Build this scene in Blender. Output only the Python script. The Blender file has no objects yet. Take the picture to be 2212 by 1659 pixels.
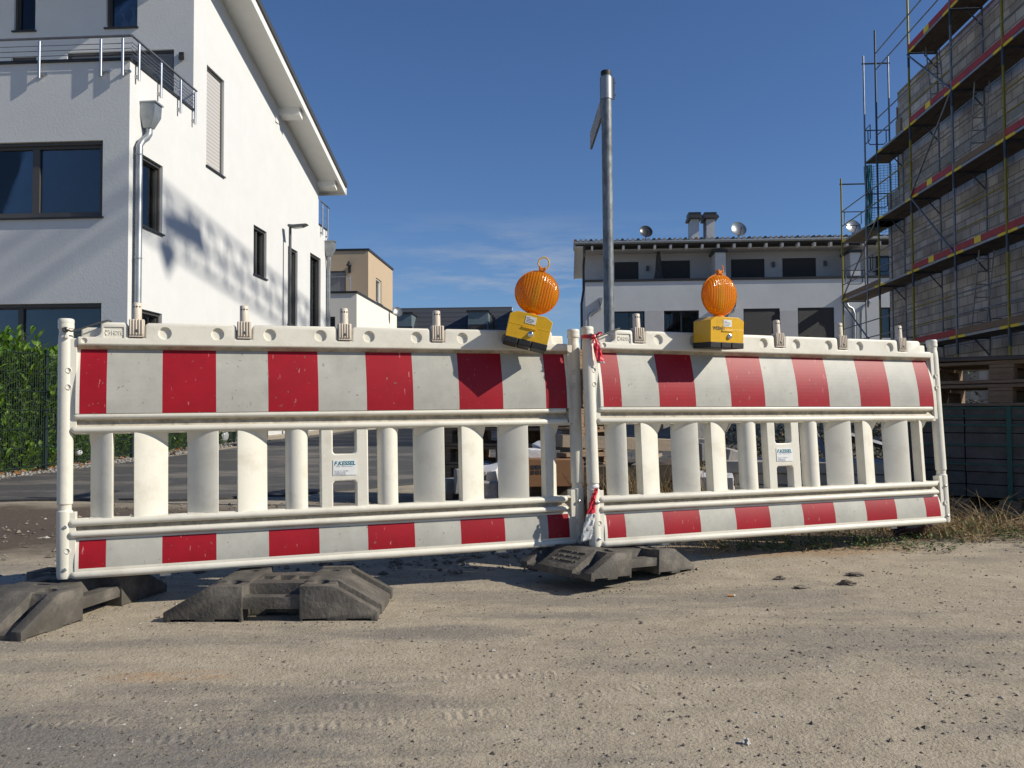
import bpy, bmesh, math, random
from mathutils import Vector, Matrix, noise
R = math.radians
random.seed(7)
S = bpy.context.scene
COL = S.collection

# ------------------------------------------------------------------ camera
H = 0.70
F = 1875.0                      # focal length in units of a 2212 px wide picture
PITCH, ROLL = R(2.0), R(-0.28)
_u0 = Vector((0, -math.sin(PITCH), math.cos(PITCH)))
_r0 = Vector((1, 0, 0))
CR = _r0*math.cos(ROLL) + _u0*math.sin(ROLL)
CU = _u0*math.cos(ROLL) - _r0*math.sin(ROLL)
CF = Vector((0, math.cos(PITCH), math.sin(PITCH)))
EYE = Vector((0, 0, H))
cam_d = bpy.data.cameras.new('camera'); cam = bpy.data.objects.new('camera', cam_d); COL.objects.link(cam)
cam_d.sensor_width = 36.0; cam_d.lens = 36.0*F/2212.0
cam_d.clip_start = 0.05; cam_d.clip_end = 3000
mw = Matrix.Identity(4)
for i in range(3):
    mw[i][0] = CR[i]; mw[i][1] = CU[i]; mw[i][2] = -CF[i]; mw[i][3] = EYE[i]
cam.matrix_world = mw
S.camera = cam

# ------------------------------------------------------------------ light
SUN_AZ = R(77.0)                # from -Y (behind the camera) towards +X
SUN_EL = R(33.0)
SDIR = Vector((math.sin(SUN_AZ)*math.cos(SUN_EL), -math.cos(SUN_AZ)*math.cos(SUN_EL), math.sin(SUN_EL)))
sd = bpy.data.lights.new('sun', 'SUN'); so = bpy.data.objects.new('sun', sd); COL.objects.link(so)
sd.energy = 4.4; sd.angle = R(0.53); sd.color = (1.0, 0.94, 0.82)
so.rotation_euler = SDIR.to_track_quat('Z', 'Y').to_euler(); so.location = (30, -10, 30)

W = bpy.data.worlds.new('World'); S.world = W; W.use_nodes = True
wn, wl = W.node_tree.nodes, W.node_tree.links
wn.clear()
wo = wn.new('ShaderNodeOutputWorld'); wb = wn.new('ShaderNodeBackground')
sky = wn.new('ShaderNodeTexSky'); sky.sky_type = 'NISHITA'; sky.sun_disc = False
sky.sun_elevation = SUN_EL
sky.sun_rotation = math.atan2(SDIR.x, SDIR.y)
sky.air_density = 1.0; sky.dust_density = 0.1; sky.ozone_density = 6.0; sky.altitude = 0
wb.inputs['Strength'].default_value = 0.070
tc = wn.new('ShaderNodeTexCoord')
mp = wn.new('ShaderNodeMapping'); mp.inputs['Scale'].default_value = (2.6, 2.6, 17.0)
mp.inputs['Rotation'].default_value = (0, R(4), 0)
wl.new(tc.outputs['Generated'], mp.inputs['Vector'])
cn = wn.new('ShaderNodeTexNoise'); cn.inputs['Scale'].default_value = 2.9; cn.inputs['Detail'].default_value = 9; cn.inputs['Roughness'].default_value = 0.66
wl.new(mp.outputs['Vector'], cn.inputs['Vector'])
sx = wn.new('ShaderNodeSeparateXYZ'); wl.new(tc.outputs['Generated'], sx.inputs['Vector'])
def wmath(op, a, b=None, clamp=False):
    n = wn.new('ShaderNodeMath'); n.operation = op; n.use_clamp = clamp
    for i, v in enumerate((a, b)):
        if v is None: continue
        if isinstance(v, (int, float)): n.inputs[i].default_value = v
        else: wl.new(v, n.inputs[i])
    return n.outputs[0]
cm = wmath('MULTIPLY', wmath('SUBTRACT', cn.outputs['Fac'], 0.45), 5.0, True)
# thin cirrus low over the roofs: a band between 6 and 14 degrees of elevation
zb = wmath('SUBTRACT', 1.0, wmath('MULTIPLY', wmath('ABSOLUTE', wmath('SUBTRACT', sx.outputs['Z'], 0.155)), 13.0), True)
xb = wmath('SUBTRACT', 1.0, wmath('MULTIPLY', wmath('ABSOLUTE', wmath('SUBTRACT', sx.outputs['X'], 0.01)), 4.6), True)
yb = wmath('MULTIPLY', wmath('GREATER_THAN', sx.outputs['Y'], 0.0), 0.66)
cm = wmath('MULTIPLY', wmath('MULTIPLY', cm, zb), wmath('MULTIPLY', xb, yb))
mx = wn.new('ShaderNodeMixRGB'); tn = wn.new('ShaderNodeMixRGB'); tn.blend_type = 'MULTIPLY'; tn.inputs['Fac'].default_value = 1; wl.new(sky.outputs['Color'], tn.inputs['Color1']); tn.inputs['Color2'].default_value = (0.90, 0.985, 1.14, 1)
wl.new(cm, mx.inputs['Fac']); wl.new(tn.outputs['Color'], mx.inputs['Color1'])
mx.inputs['Color2'].default_value = (5.2, 5.6, 6.4, 1)
wl.new(mx.outputs['Color'], wb.inputs['Color']); wl.new(wb.outputs['Background'], wo.inputs['Surface'])

S.view_settings.view_transform = 'Standard'; S.view_settings.look = 'None'
S.view_settings.exposure = 0.28; S.view_settings.gamma = 1.0
S.render.engine = 'CYCLES'

# ------------------------------------------------------------------ unprojection helpers
def ray(x, y):
    return (CR*((x-1106)/F) - CU*((y-829.5)/F) + CF)
def at(x, y, Y):                # point seen at pixel (x, y) of the 2212 x 1659 picture, at depth Y
    d = ray(x, y); return EYE + d*(Y/d.y)
class Facade:
    """a vertical plane with its own u axis; uv() reads a pixel, pt() gives a world point"""
    def __init__(s, p0, d, n):
        s.p0 = Vector((p0[0], p0[1], 0)); s.d = Vector((d[0], d[1], 0)).normalized(); s.n = Vector((n[0], n[1], 0)).normalized()
    def uv(s, x, y):
        r = ray(x, y); t = (s.p0-EYE).dot(s.n)/r.dot(s.n); p = EYE+r*t
        return (p-s.p0).dot(s.d), p.z
    def pt(s, u, z, w=0.0):
        return s.p0 + s.d*u + s.n*w + Vector((0, 0, z))
    def shift(s, w): 
        q = s.p0+s.n*w; return Facade((q.x, q.y), s.d, s.n)
VPA = math.atan((1230-1106)/F)
AX = Vector((math.sin(VPA), math.cos(VPA), 0))     # street direction, away from the camera
BX = Vector((math.cos(VPA), -math.sin(VPA), 0))    # across the street, to the right

def sstep(a, b, x):
    t = min(1, max(0, (x-a)/(b-a))); return t*t*(3-2*t)
def gz(x, y):                   # ground height
    z = 0.012*min(max(0, y-8), 40)
    z += 0.045*sstep(0.1, 0.9, x)*sstep(2.9, 4.1, y)
    z += 0.03*sstep(1.2, 2.6, x)*sstep(3.6, 4.8, y)
    z += 0.07*math.exp(-(((x+0.15)/0.42)**2 + ((y-4.45)/0.28)**2))
    if y < 14 and abs(x) < 9:
        z += 0.012*noise.noise(Vector((x*0.9, y*0.9, 3.1))) + 0.006*noise.noise(Vector((x*3.1, y*3.1, 1.7)))
    return z

# ------------------------------------------------------------------ materials
def new_mat(name):
    m = bpy.data.materials.new(name); m.use_nodes = True
    nt = m.node_tree; b = nt.nodes['Principled BSDF']
    return m, nt, b
def plain(name, col, rough=0.6, metal=0.0, vary=0.12, scale=6.0, bump=0.0, bscale=60.0, spec=0.4, dirt=None, dscale=3.0, damt=0.5, stretch=(1, 1, 1)):
    """principled with a noise-varied base colour, optional dirt blotches and bump"""
    m, nt, b = new_mat(name); N, L = nt.nodes, nt.links
    tc = N.new('ShaderNodeTexCoord'); mpn = N.new('ShaderNodeMapping'); L.new(tc.outputs['Object'], mpn.inputs['Vector'])
    mpn.inputs['Scale'].default_value = stretch
    nz = N.new('ShaderNodeTexNoise'); nz.inputs['Scale'].default_value = scale; nz.inputs['Detail'].default_value = 6; nz.inputs['Roughness'].default_value = 0.65
    L.new(mpn.outputs['Vector'], nz.inputs['Vector'])
    rp = N.new('ShaderNodeValToRGB'); L.new(nz.outputs['Fac'], rp.inputs['Fac'])
    rp.color_ramp.elements[0].position = 0.3; rp.color_ramp.elements[1].position = 0.7
    rp.color_ramp.elements[0].color = [c*(1-vary) for c in col]+[1]
    rp.color_ramp.elements[1].color = [min(1, c*(1+vary*0.6)) for c in col]+[1]
    out = rp.outputs['Color']
    if dirt:
        n2 = N.new('ShaderNodeTexNoise'); n2.inputs['Scale'].default_value = dscale; n2.inputs['Detail'].default_value = 8; n2.inputs['Roughness'].default_value = 0.7
        L.new(mpn.outputs['Vector'], n2.inputs['Vector'])
        r2 = N.new('ShaderNodeValToRGB'); L.new(n2.outputs['Fac'], r2.inputs['Fac'])
        r2.color_ramp.elements[0].position = 0.5; r2.color_ramp.elements[1].position = 0.78
        r2.color_ramp.elements[0].color = (0, 0, 0, 1); r2.color_ramp.elements[1].color = (damt, damt, damt, 1)
        mxn = N.new('ShaderNodeMixRGB'); L.new(r2.outputs['Color'], mxn.inputs['Fac']); L.new(out, mxn.inputs['Color1'])
        mxn.inputs['Color2'].default_value = list(dirt)+[1]; out = mxn.outputs['Color']
    L.new(out, b.inputs['Base Color'])
    b.inputs['Roughness'].default_value = rough; b.inputs['Metallic'].default_value = metal
    b.inputs['Specular IOR Level'].default_value = spec
    if bump:
        n3 = N.new('ShaderNodeTexNoise'); n3.inputs['Scale'].default_value = bscale; n3.inputs['Detail'].default_value = 5
        L.new(tc.outputs['Object'], n3.inputs['Vector'])
        bp = N.new('ShaderNodeBump'); bp.inputs['Strength'].default_value = bump; bp.inputs['Distance'].default_value = 0.01
        L.new(n3.outputs['Fac'], bp.inputs['Height']); L.new(bp.outputs['Normal'], b.inputs['Normal'])
    return m

MAT = {}
MAT['hdpe'] = plain('white_plastic', (0.70, 0.665, 0.565), 0.42, vary=0.05, scale=3, bump=0.06, bscale=160, dirt=(0.36, 0.29, 0.20), dscale=9, damt=0.42)
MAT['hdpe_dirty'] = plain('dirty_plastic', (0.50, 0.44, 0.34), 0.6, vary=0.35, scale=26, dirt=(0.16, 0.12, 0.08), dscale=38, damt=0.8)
MAT['hdpe_warm'] = plain('yellowed_plastic', (0.62, 0.54, 0.44), 0.5, vary=0.12, scale=14, bump=0.05, bscale=120, dirt=(0.35, 0.27, 0.19), dscale=20, damt=0.5)
MAT['galv'] = plain('galvanised_steel', (0.20, 0.215, 0.225), 0.5, 0.35, vary=0.55, scale=26, bump=0.03, bscale=40, stretch=(1, 1, 0.5))
MAT['zinc'] = plain('zinc_sheet', (0.33, 0.35, 0.36), 0.45, 0.6, vary=0.2, scale=5)
MAT['steel'] = plain('brushed_steel', (0.55, 0.55, 0.54), 0.28, 0.9, vary=0.08, scale=8)
MAT['wire'] = plain('wire_steel', (0.13, 0.13, 0.12), 0.4, 0.6, vary=0.2, scale=30)
MAT['black'] = plain('black_rubber', (0.018, 0.018, 0.018), 0.6, vary=0.3, scale=20, bump=0.1, bscale=90)
MAT['yellow'] = plain('yellow_plastic', (0.72, 0.40, 0.010), 0.38, vary=0.10, scale=9, dirt=(0.25, 0.15, 0.03), dscale=16, damt=0.45, bump=0.03, bscale=90)
MAT['label'] = plain('paper_label', (0.72, 0.72, 0.70), 0.5, vary=0.06, scale=40)
MAT['ink'] = plain('black_ink', (0.03, 0.03, 0.035), 0.6, vary=0.2, scale=60)
MAT['ink_blue'] = plain('blue_ink', (0.09, 0.10, 0.22), 0.6, vary=0.1, scale=60)
MAT['teal'] = plain('teal_ink', (0.004, 0.15, 0.19), 0.5, vary=0.05, scale=60)
MAT['chrome'] = plain('bright_steel', (0.75, 0.75, 0.75), 0.15, 1.0, vary=0.05)
MAT['recyc'] = plain('recycled_plastic', (0.085, 0.076, 0.064), 0.72, vary=0.30, scale=9, bump=0.35, bscale=70, dirt=(0.23, 0.20, 0.165), dscale=7, damt=0.85)
MAT['plaster'] = plain('white_render', (0.64, 0.64, 0.625), 0.85, vary=0.035, scale=2, bump=0.25, bscale=26, spec=0.15)
MAT['grey_and_shaded_render'] = plain('grey_and_shaded_render', (0.47, 0.465, 0.465), 0.85, vary=0.05, scale=2, bump=0.2, bscale=20, spec=0.15)  # true grey on the panels; on the upper wall it imitates shade
MAT['row_white'] = plain('row_house_render', (0.56, 0.57, 0.57), 0.85, vary=0.10, scale=0.6, bump=0.2, bscale=16, spec=0.15)
MAT['tan'] = plain('tan_render', (0.47, 0.365, 0.25), 0.85, vary=0.04, scale=1, bump=0.2, bscale=16, spec=0.15)
MAT['cream'] = plain('cream_render', (0.78, 0.74, 0.64), 0.85, vary=0.03, scale=1, bump=0.2, bscale=16, spec=0.15)
MAT['anthracite'] = plain('anthracite_metal', (0.035, 0.036, 0.038), 0.45, 0.2, vary=0.15, scale=8)
MAT['frame'] = plain('window_frame_grey', (0.075, 0.070, 0.066), 0.4, vary=0.08, scale=10)
MAT['roof'] = plain('roof_tile_dark', (0.05, 0.055, 0.06), 0.6, vary=0.25, scale=5)
MAT['soffit'] = plain('white_paint_wood', (0.76, 0.75, 0.71), 0.6, vary=0.04, scale=4)
MAT['dark_wood'] = plain('shuttering_dark', (0.10, 0.075, 0.055), 0.75, vary=0.4, scale=3, stretch=(1, 1, 6))
MAT['wood'] = plain('weathered_wood', (0.22, 0.145, 0.088), 0.8, vary=0.35, scale=9, bump=0.3, bscale=50, stretch=(1, 6, 6))
MAT['wood_pale'] = plain('pale_timber', (0.29, 0.23, 0.165), 0.75, vary=0.25, scale=9, bump=0.2, bscale=50, stretch=(1, 7, 7))
MAT['red_board'] = plain('red_toe_board', (0.36, 0.028, 0.026), 0.6, vary=0.25, scale=4)
MAT['yel_board'] = plain('yellow_paint', (0.78, 0.56, 0.02), 0.55, vary=0.15, scale=5)
MAT['yel_tube'] = plain('yellow_scaffold_tube', (0.26, 0.21, 0.02), 0.5, 0.2, vary=0.25, scale=6)
MAT['grey_tube'] = plain('grey_scaffold_tube', (0.20, 0.21, 0.23), 0.45, 0.55, vary=0.25, scale=6)
MAT['blue_tube'] = plain('dark_scaffold_tube', (0.06, 0.075, 0.10), 0.5, 0.4, vary=0.25, scale=6)
MAT['alu_deck'] = plain('aluminium_deck', (0.30, 0.30, 0.30), 0.5, 0.6, vary=0.2, scale=4)
MAT['white_block'] = plain('white_aerated_block', (0.62, 0.62, 0.62), 0.85, vary=0.12, scale=8, bump=0.3, bscale=40, dirt=(0.35, 0.32, 0.28), dscale=9, damt=0.6)
MAT['concrete'] = plain('grey_concrete', (0.32, 0.30, 0.275), 0.85, vary=0.2, scale=7, bump=0.4, bscale=45, dirt=(0.14, 0.12, 0.10), dscale=6, damt=0.6)
MAT['slab'] = plain('pale_concrete_slab', (0.31, 0.29, 0.255), 0.85, vary=0.2, scale=5, bump=0.3, bscale=45, dirt=(0.2, 0.18, 0.16), dscale=6, damt=0.5)
MAT['paver'] = plain('dark_paver', (0.105, 0.090, 0.074), 0.85, vary=0.3, scale=6, bump=0.4, bscale=40, dirt=(0.16, 0.15, 0.135), dscale=7, damt=0.6)
MAT['strap'] = plain('green_plastic_strap', (0.018, 0.085, 0.065), 0.4, vary=0.1)
MAT['carton'] = plain('brown_cardboard', (0.22, 0.11, 0.05), 0.75, vary=0.12, scale=5)
MAT['asphalt'] = None
MAT['leaf'] = None
MAT['fence'] = plain('dark_green_wire', (0.018, 0.035, 0.032), 0.5, 0.3, vary=0.15)
MAT['tape_red'] = plain('red_barrier_tape', (0.62, 0.03, 0.05), 0.35, vary=0.15, scale=20)
MAT['tape_white'] = plain('white_barrier_tape', (0.68, 0.68, 0.66), 0.35, vary=0.1, scale=20)
MAT['shade_cloth'] = plain('grey_parasol_cloth', (0.075, 0.07, 0.07), 0.85, vary=0.4, scale=5)
MAT['lamp_grey'] = plain('lamp_post_grey', (0.10, 0.105, 0.11), 0.45, 0.4, vary=0.12, scale=5)
MAT['straw'] = plain('dry_straw', (0.36, 0.25, 0.11), 0.8, vary=0.4, scale=11)
MAT['weed'] = plain('weed_green', (0.075, 0.12, 0.030), 0.65, vary=0.45, scale=7)
MAT['weed_dark'] = plain('thicket_green', (0.050, 0.070, 0.028), 0.7, vary=0.5, scale=5)
MAT['weed_brown'] = plain('thicket_brown', (0.13, 0.085, 0.045), 0.8, vary=0.4, scale=5)
MAT['dead_leaf'] = plain('fallen_leaf', (0.34, 0.15, 0.05), 0.7, vary=0.5, scale=14)
MAT['pebble_d'] = plain('dark_pebble', (0.135, 0.112, 0.09), 0.85, vary=0.45, scale=30)
MAT['pebble_m'] = plain('sandy_pebble', (0.25, 0.21, 0.16), 0.85, vary=0.35, scale=30)
MAT['pebble_l'] = plain('pale_pebble', (0.44, 0.41, 0.36), 0.8, vary=0.2, scale=30)
MAT['kerb_stone'] = plain('white_gravel', (0.27, 0.255, 0.235), 0.85, vary=0.35, scale=12)
MAT['crane'] = plain('crane_yellow', (0.5, 0.33, 0.03), 0.5, vary=0.1)
MAT['curtain'] = plain('grey_blind', (0.40, 0.42, 0.43), 0.9, vary=0.1, scale=3)
MAT['room'] = plain('dark_room', (0.020, 0.022, 0.03), 0.9, vary=0.3, scale=1)  # near-black puts the darkness of an unlit room into the backing
MAT['greenish'] = plain('pale_green_backing', (0.34, 0.38, 0.34), 0.8, vary=0.1, scale=1)  # pale green imitates the reflection in the ground-floor glass
MAT['porcelain'] = plain('white_porcelain', (0.75, 0.75, 0.75), 0.3, vary=0.03)
MAT['patina'] = plain('blue_green_zinc', (0.16, 0.21, 0.23), 0.5, 0.3, vary=0.15, scale=3)
MAT['dish'] = plain('dish_grey', (0.32, 0.32, 0.31), 0.3, 0.7, vary=0.1)
MAT['dish_dark'] = plain('dish_dark', (0.07, 0.07, 0.07), 0.3, 0.5, vary=0.1)
MAT['filter'] = plain('cigarette_filter', (0.62, 0.30, 0.09), 0.8, vary=0.15, scale=60)
MAT['bottle'] = plain('dark_purple_plastic', (0.035, 0.018, 0.03), 0.15, vary=0.4, scale=20, spec=0.7)
MAT['white_ball'] = plain('opal_glass', (0.78, 0.78, 0.80), 0.2, vary=0.02)
MAT['brown_gable'] = plain('brown_cladding', (0.09, 0.06, 0.05), 0.8, vary=0.3)

def decal(name, col, col2, seed):
    """retro-reflective sheeting: worn film with scratches, specks and a faint honeycomb gloss"""
    m, nt, b = new_mat(name); N, L = nt.nodes, nt.links
    tc = N.new('ShaderNodeTexCoord'); mpn = N.new('ShaderNodeMapping'); L.new(tc.outputs['Object'], mpn.inputs['Vector'])
    mpn.inputs['Location'].default_value = (seed, 0, 0)
    n1 = N.new('ShaderNodeTexNoise'); n1.inputs['Scale'].default_value = 7; n1.inputs['Detail'].default_value = 8; n1.inputs['Roughness'].default_value = .7
    L.new(mpn.outputs['Vector'], n1.inputs['Vector'])
    rp = N.new('ShaderNodeValToRGB'); L.new(n1.outputs['Fac'], rp.inputs['Fac'])
    rp.color_ramp.elements[0].position = .3; rp.color_ramp.elements[1].position = .72
    rp.color_ramp.elements[0].color = [c*.80 for c in col]+[1]; rp.color_ramp.elements[1].color = [c*1.10 for c in col]+[1]
    # scratches: stretched noise, only its sharpest crests
    mp2 = N.new('ShaderNodeMapping'); L.new(tc.outputs['Object'], mp2.inputs['Vector']); mp2.inputs['Scale'].default_value = (38, 1, 9); mp2.inputs['Rotation'].default_value = (0, R(25), 0)
    n2 = N.new('ShaderNodeTexNoise'); n2.inputs['Scale'].default_value = 2.2; n2.inputs['Detail'].default_value = 3; L.new(mp2.outputs['Vector'], n2.inputs['Vector'])
    r2 = N.new('ShaderNodeValToRGB'); L.new(n2.outputs['Fac'], r2.inputs['Fac'])
    r2.color_ramp.elements[0].position = .675; r2.color_ramp.elements[1].position = .70
    r2.color_ramp.elements[0].color = (0, 0, 0, 1); r2.color_ramp.elements[1].color = (.7, .7, .7, 1)
    n4 = N.new('ShaderNodeTexNoise'); n4.inputs['Scale'].default_value = 55; n4.inputs['Detail'].default_value = 2; L.new(mpn.outputs['Vector'], n4.inputs['Vector'])
    r4 = N.new('ShaderNodeValToRGB'); L.new(n4.outputs['Fac'], r4.inputs['Fac'])
    r4.color_ramp.elements[0].position = .70; r4.color_ramp.elements[1].position = .74
    r4.color_ramp.elements[0].color = (0, 0, 0, 1); r4.color_ramp.elements[1].color = (.6, .6, .6, 1)
    mxa = N.new('ShaderNodeMixRGB'); L.new(r2.outputs['Color'], mxa.inputs['Fac']); L.new(rp.outputs['Color'], mxa.inputs['Color1']); mxa.inputs['Color2'].default_value = list(col2)+[1]
    mxb = N.new('ShaderNodeMixRGB'); L.new(r4.outputs['Color'], mxb.inputs['Fac']); L.new(mxa.outputs['Color'], mxb.inputs['Color1']); mxb.inputs['Color2'].default_value = (.16, .13, .10, 1)
    L.new(mxb.outputs['Color'], b.inputs['Base Color'])
    b.inputs['Roughness'].default_value = .46; b.inputs['Specular IOR Level'].default_value = .28
    return m
MAT['film_red'] = decal('red_reflective_film', (0.31, 0.006, 0.014), (0.50, 0.22, 0.20), 3)
MAT['film_white'] = decal('white_reflective_film', (0.42, 0.41, 0.36), (0.30, 0.28, 0.24), 9)

def glass(name, tint=(0.75, 0.8, 0.85), rough=0.02, clear=0.85):
    m, nt, b = new_mat(name); N, L = nt.nodes, nt.links
    N.remove(b)
    out = N['Material Output']; tr = N.new('ShaderNodeBsdfTransparent'); tr.inputs['Color'].default_value = [c*clear for c in tint]+[1]
    gl = N.new('ShaderNodeBsdfGlossy'); gl.inputs['Roughness'].default_value = rough
    fr = N.new('ShaderNodeFresnel'); fr.inputs['IOR'].default_value = 1.7
    tcn = N.new('ShaderNodeTexCoord'); nz = N.new('ShaderNodeTexNoise'); nz.inputs['Scale'].default_value = 0.8
    L.new(tcn.outputs['Object'], nz.inputs['Vector'])
    bp = N.new('ShaderNodeBump'); bp.inputs['Strength'].default_value = 0.05; bp.inputs['Distance'].default_value = 0.05
    L.new(nz.outputs['Fac'], bp.inputs['Height']); L.new(bp.outputs['Normal'], gl.inputs['Normal'])
    mxs = N.new('ShaderNodeMixShader'); L.new(fr.outputs['Fac'], mxs.inputs['Fac']); L.new(tr.outputs['BSDF'], mxs.inputs[1]); L.new(gl.outputs['BSDF'], mxs.inputs[2])
    L.new(mxs.outputs['Shader'], out.inputs['Surface'])
    return m
MAT['glass'] = glass('window_glass')

def amber():
    m, nt, b = new_mat('amber_lens'); N, L = nt.nodes, nt.links
    out = N['Material Output']
    b.inputs['Base Color'].default_value = (0.90, 0.43, 0.012, 1); b.inputs['Roughness'].default_value = 0.14
    b.inputs['Specular IOR Level'].default_value = 0.6; b.inputs['Transmission Weight'].default_value = 0.60; b.inputs['IOR'].default_value = 1.4
    tl = N.new('ShaderNodeBsdfTranslucent'); tl.inputs['Color'].default_value = (0.95, 0.50, 0.02, 1)
    tcn = N.new('ShaderNodeTexCoord'); wv = N.new('ShaderNodeTexWave'); wv.wave_type = 'BANDS'; wv.bands_direction = 'X'
    wv.inputs['Scale'].default_value = 27; wv.inputs['Distortion'].default_value = 0.3; wv.inputs['Detail'].default_value = 1
    L.new(tcn.outputs['Object'], wv.inputs['Vector'])
    wv2 = N.new('ShaderNodeTexWave'); wv2.wave_type = 'BANDS'; wv2.bands_direction = 'Z'; wv2.inputs['Scale'].default_value = 60
    L.new(tcn.outputs['Object'], wv2.inputs['Vector'])
    ad = N.new('ShaderNodeMath'); ad.operation = 'MULTIPLY_ADD'; L.new(wv2.outputs['Fac'], ad.inputs[0]); ad.inputs[1].default_value = 0.12; L.new(wv.outputs['Fac'], ad.inputs[2])
    bp = N.new('ShaderNodeBump'); bp.inputs['Strength'].default_value = 0.40; bp.inputs['Distance'].default_value = 0.005
    L.new(ad.outputs[0], bp.inputs['Height']); L.new(bp.outputs['Normal'], b.inputs['Normal']); L.new(bp.outputs['Normal'], tl.inputs['Normal'])
    mxs = N.new('ShaderNodeMixShader'); mxs.inputs['Fac'].default_value = 0.28
    L.new(b.outputs['BSDF'], mxs.inputs[1]); L.new(tl.outputs['BSDF'], mxs.inputs[2]); L.new(mxs.outputs['Shader'], out.inputs['Surface'])
    return m
MAT['amber'] = amber()
MAT['amber_solid'] = plain('amber_plastic', (0.72, 0.20, 0.005), 0.3, vary=0.1)

def leafmat():
    m, nt, b = new_mat('laurel_leaf'); N, L = nt.nodes, nt.links
    out = N['Material Output']
    oi = N.new('ShaderNodeTexCoord'); nz = N.new('ShaderNodeTexNoise'); nz.inputs['Scale'].default_value = 9; nz.inputs['Detail'].default_value = 3
    L.new(oi.outputs['Object'], nz.inputs['Vector'])
    rp = N.new('ShaderNodeValToRGB'); L.new(nz.outputs['Fac'], rp.inputs['Fac'])
    rp.color_ramp.elements[0].position = .3; rp.color_ramp.elements[0].color = (.025, .075, .008, 1)
    rp.color_ramp.elements[1].position = .75; rp.color_ramp.elements[1].color = (.20, .29, .04, 1)
    e = rp.color_ramp.elements.new(.5); e.color = (.085, .17, .018, 1)
    L.new(rp.outputs['Color'], b.inputs['Base Color']); b.inputs['Roughness'].default_value = .32
    tl = N.new('ShaderNodeBsdfTranslucent'); tl.inputs['Color'].default_value = (.16, .28, .02, 1)
    mxs = N.new('ShaderNodeMixShader'); mxs.inputs['Fac'].default_value = .25
    L.new(b.outputs['BSDF'], mxs.inputs[1]); L.new(tl.outputs['BSDF'], mxs.inputs[2]); L.new(mxs.outputs['Shader'], out.inputs['Surface'])
    return m
MAT['leaf'] = leafmat()

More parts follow.
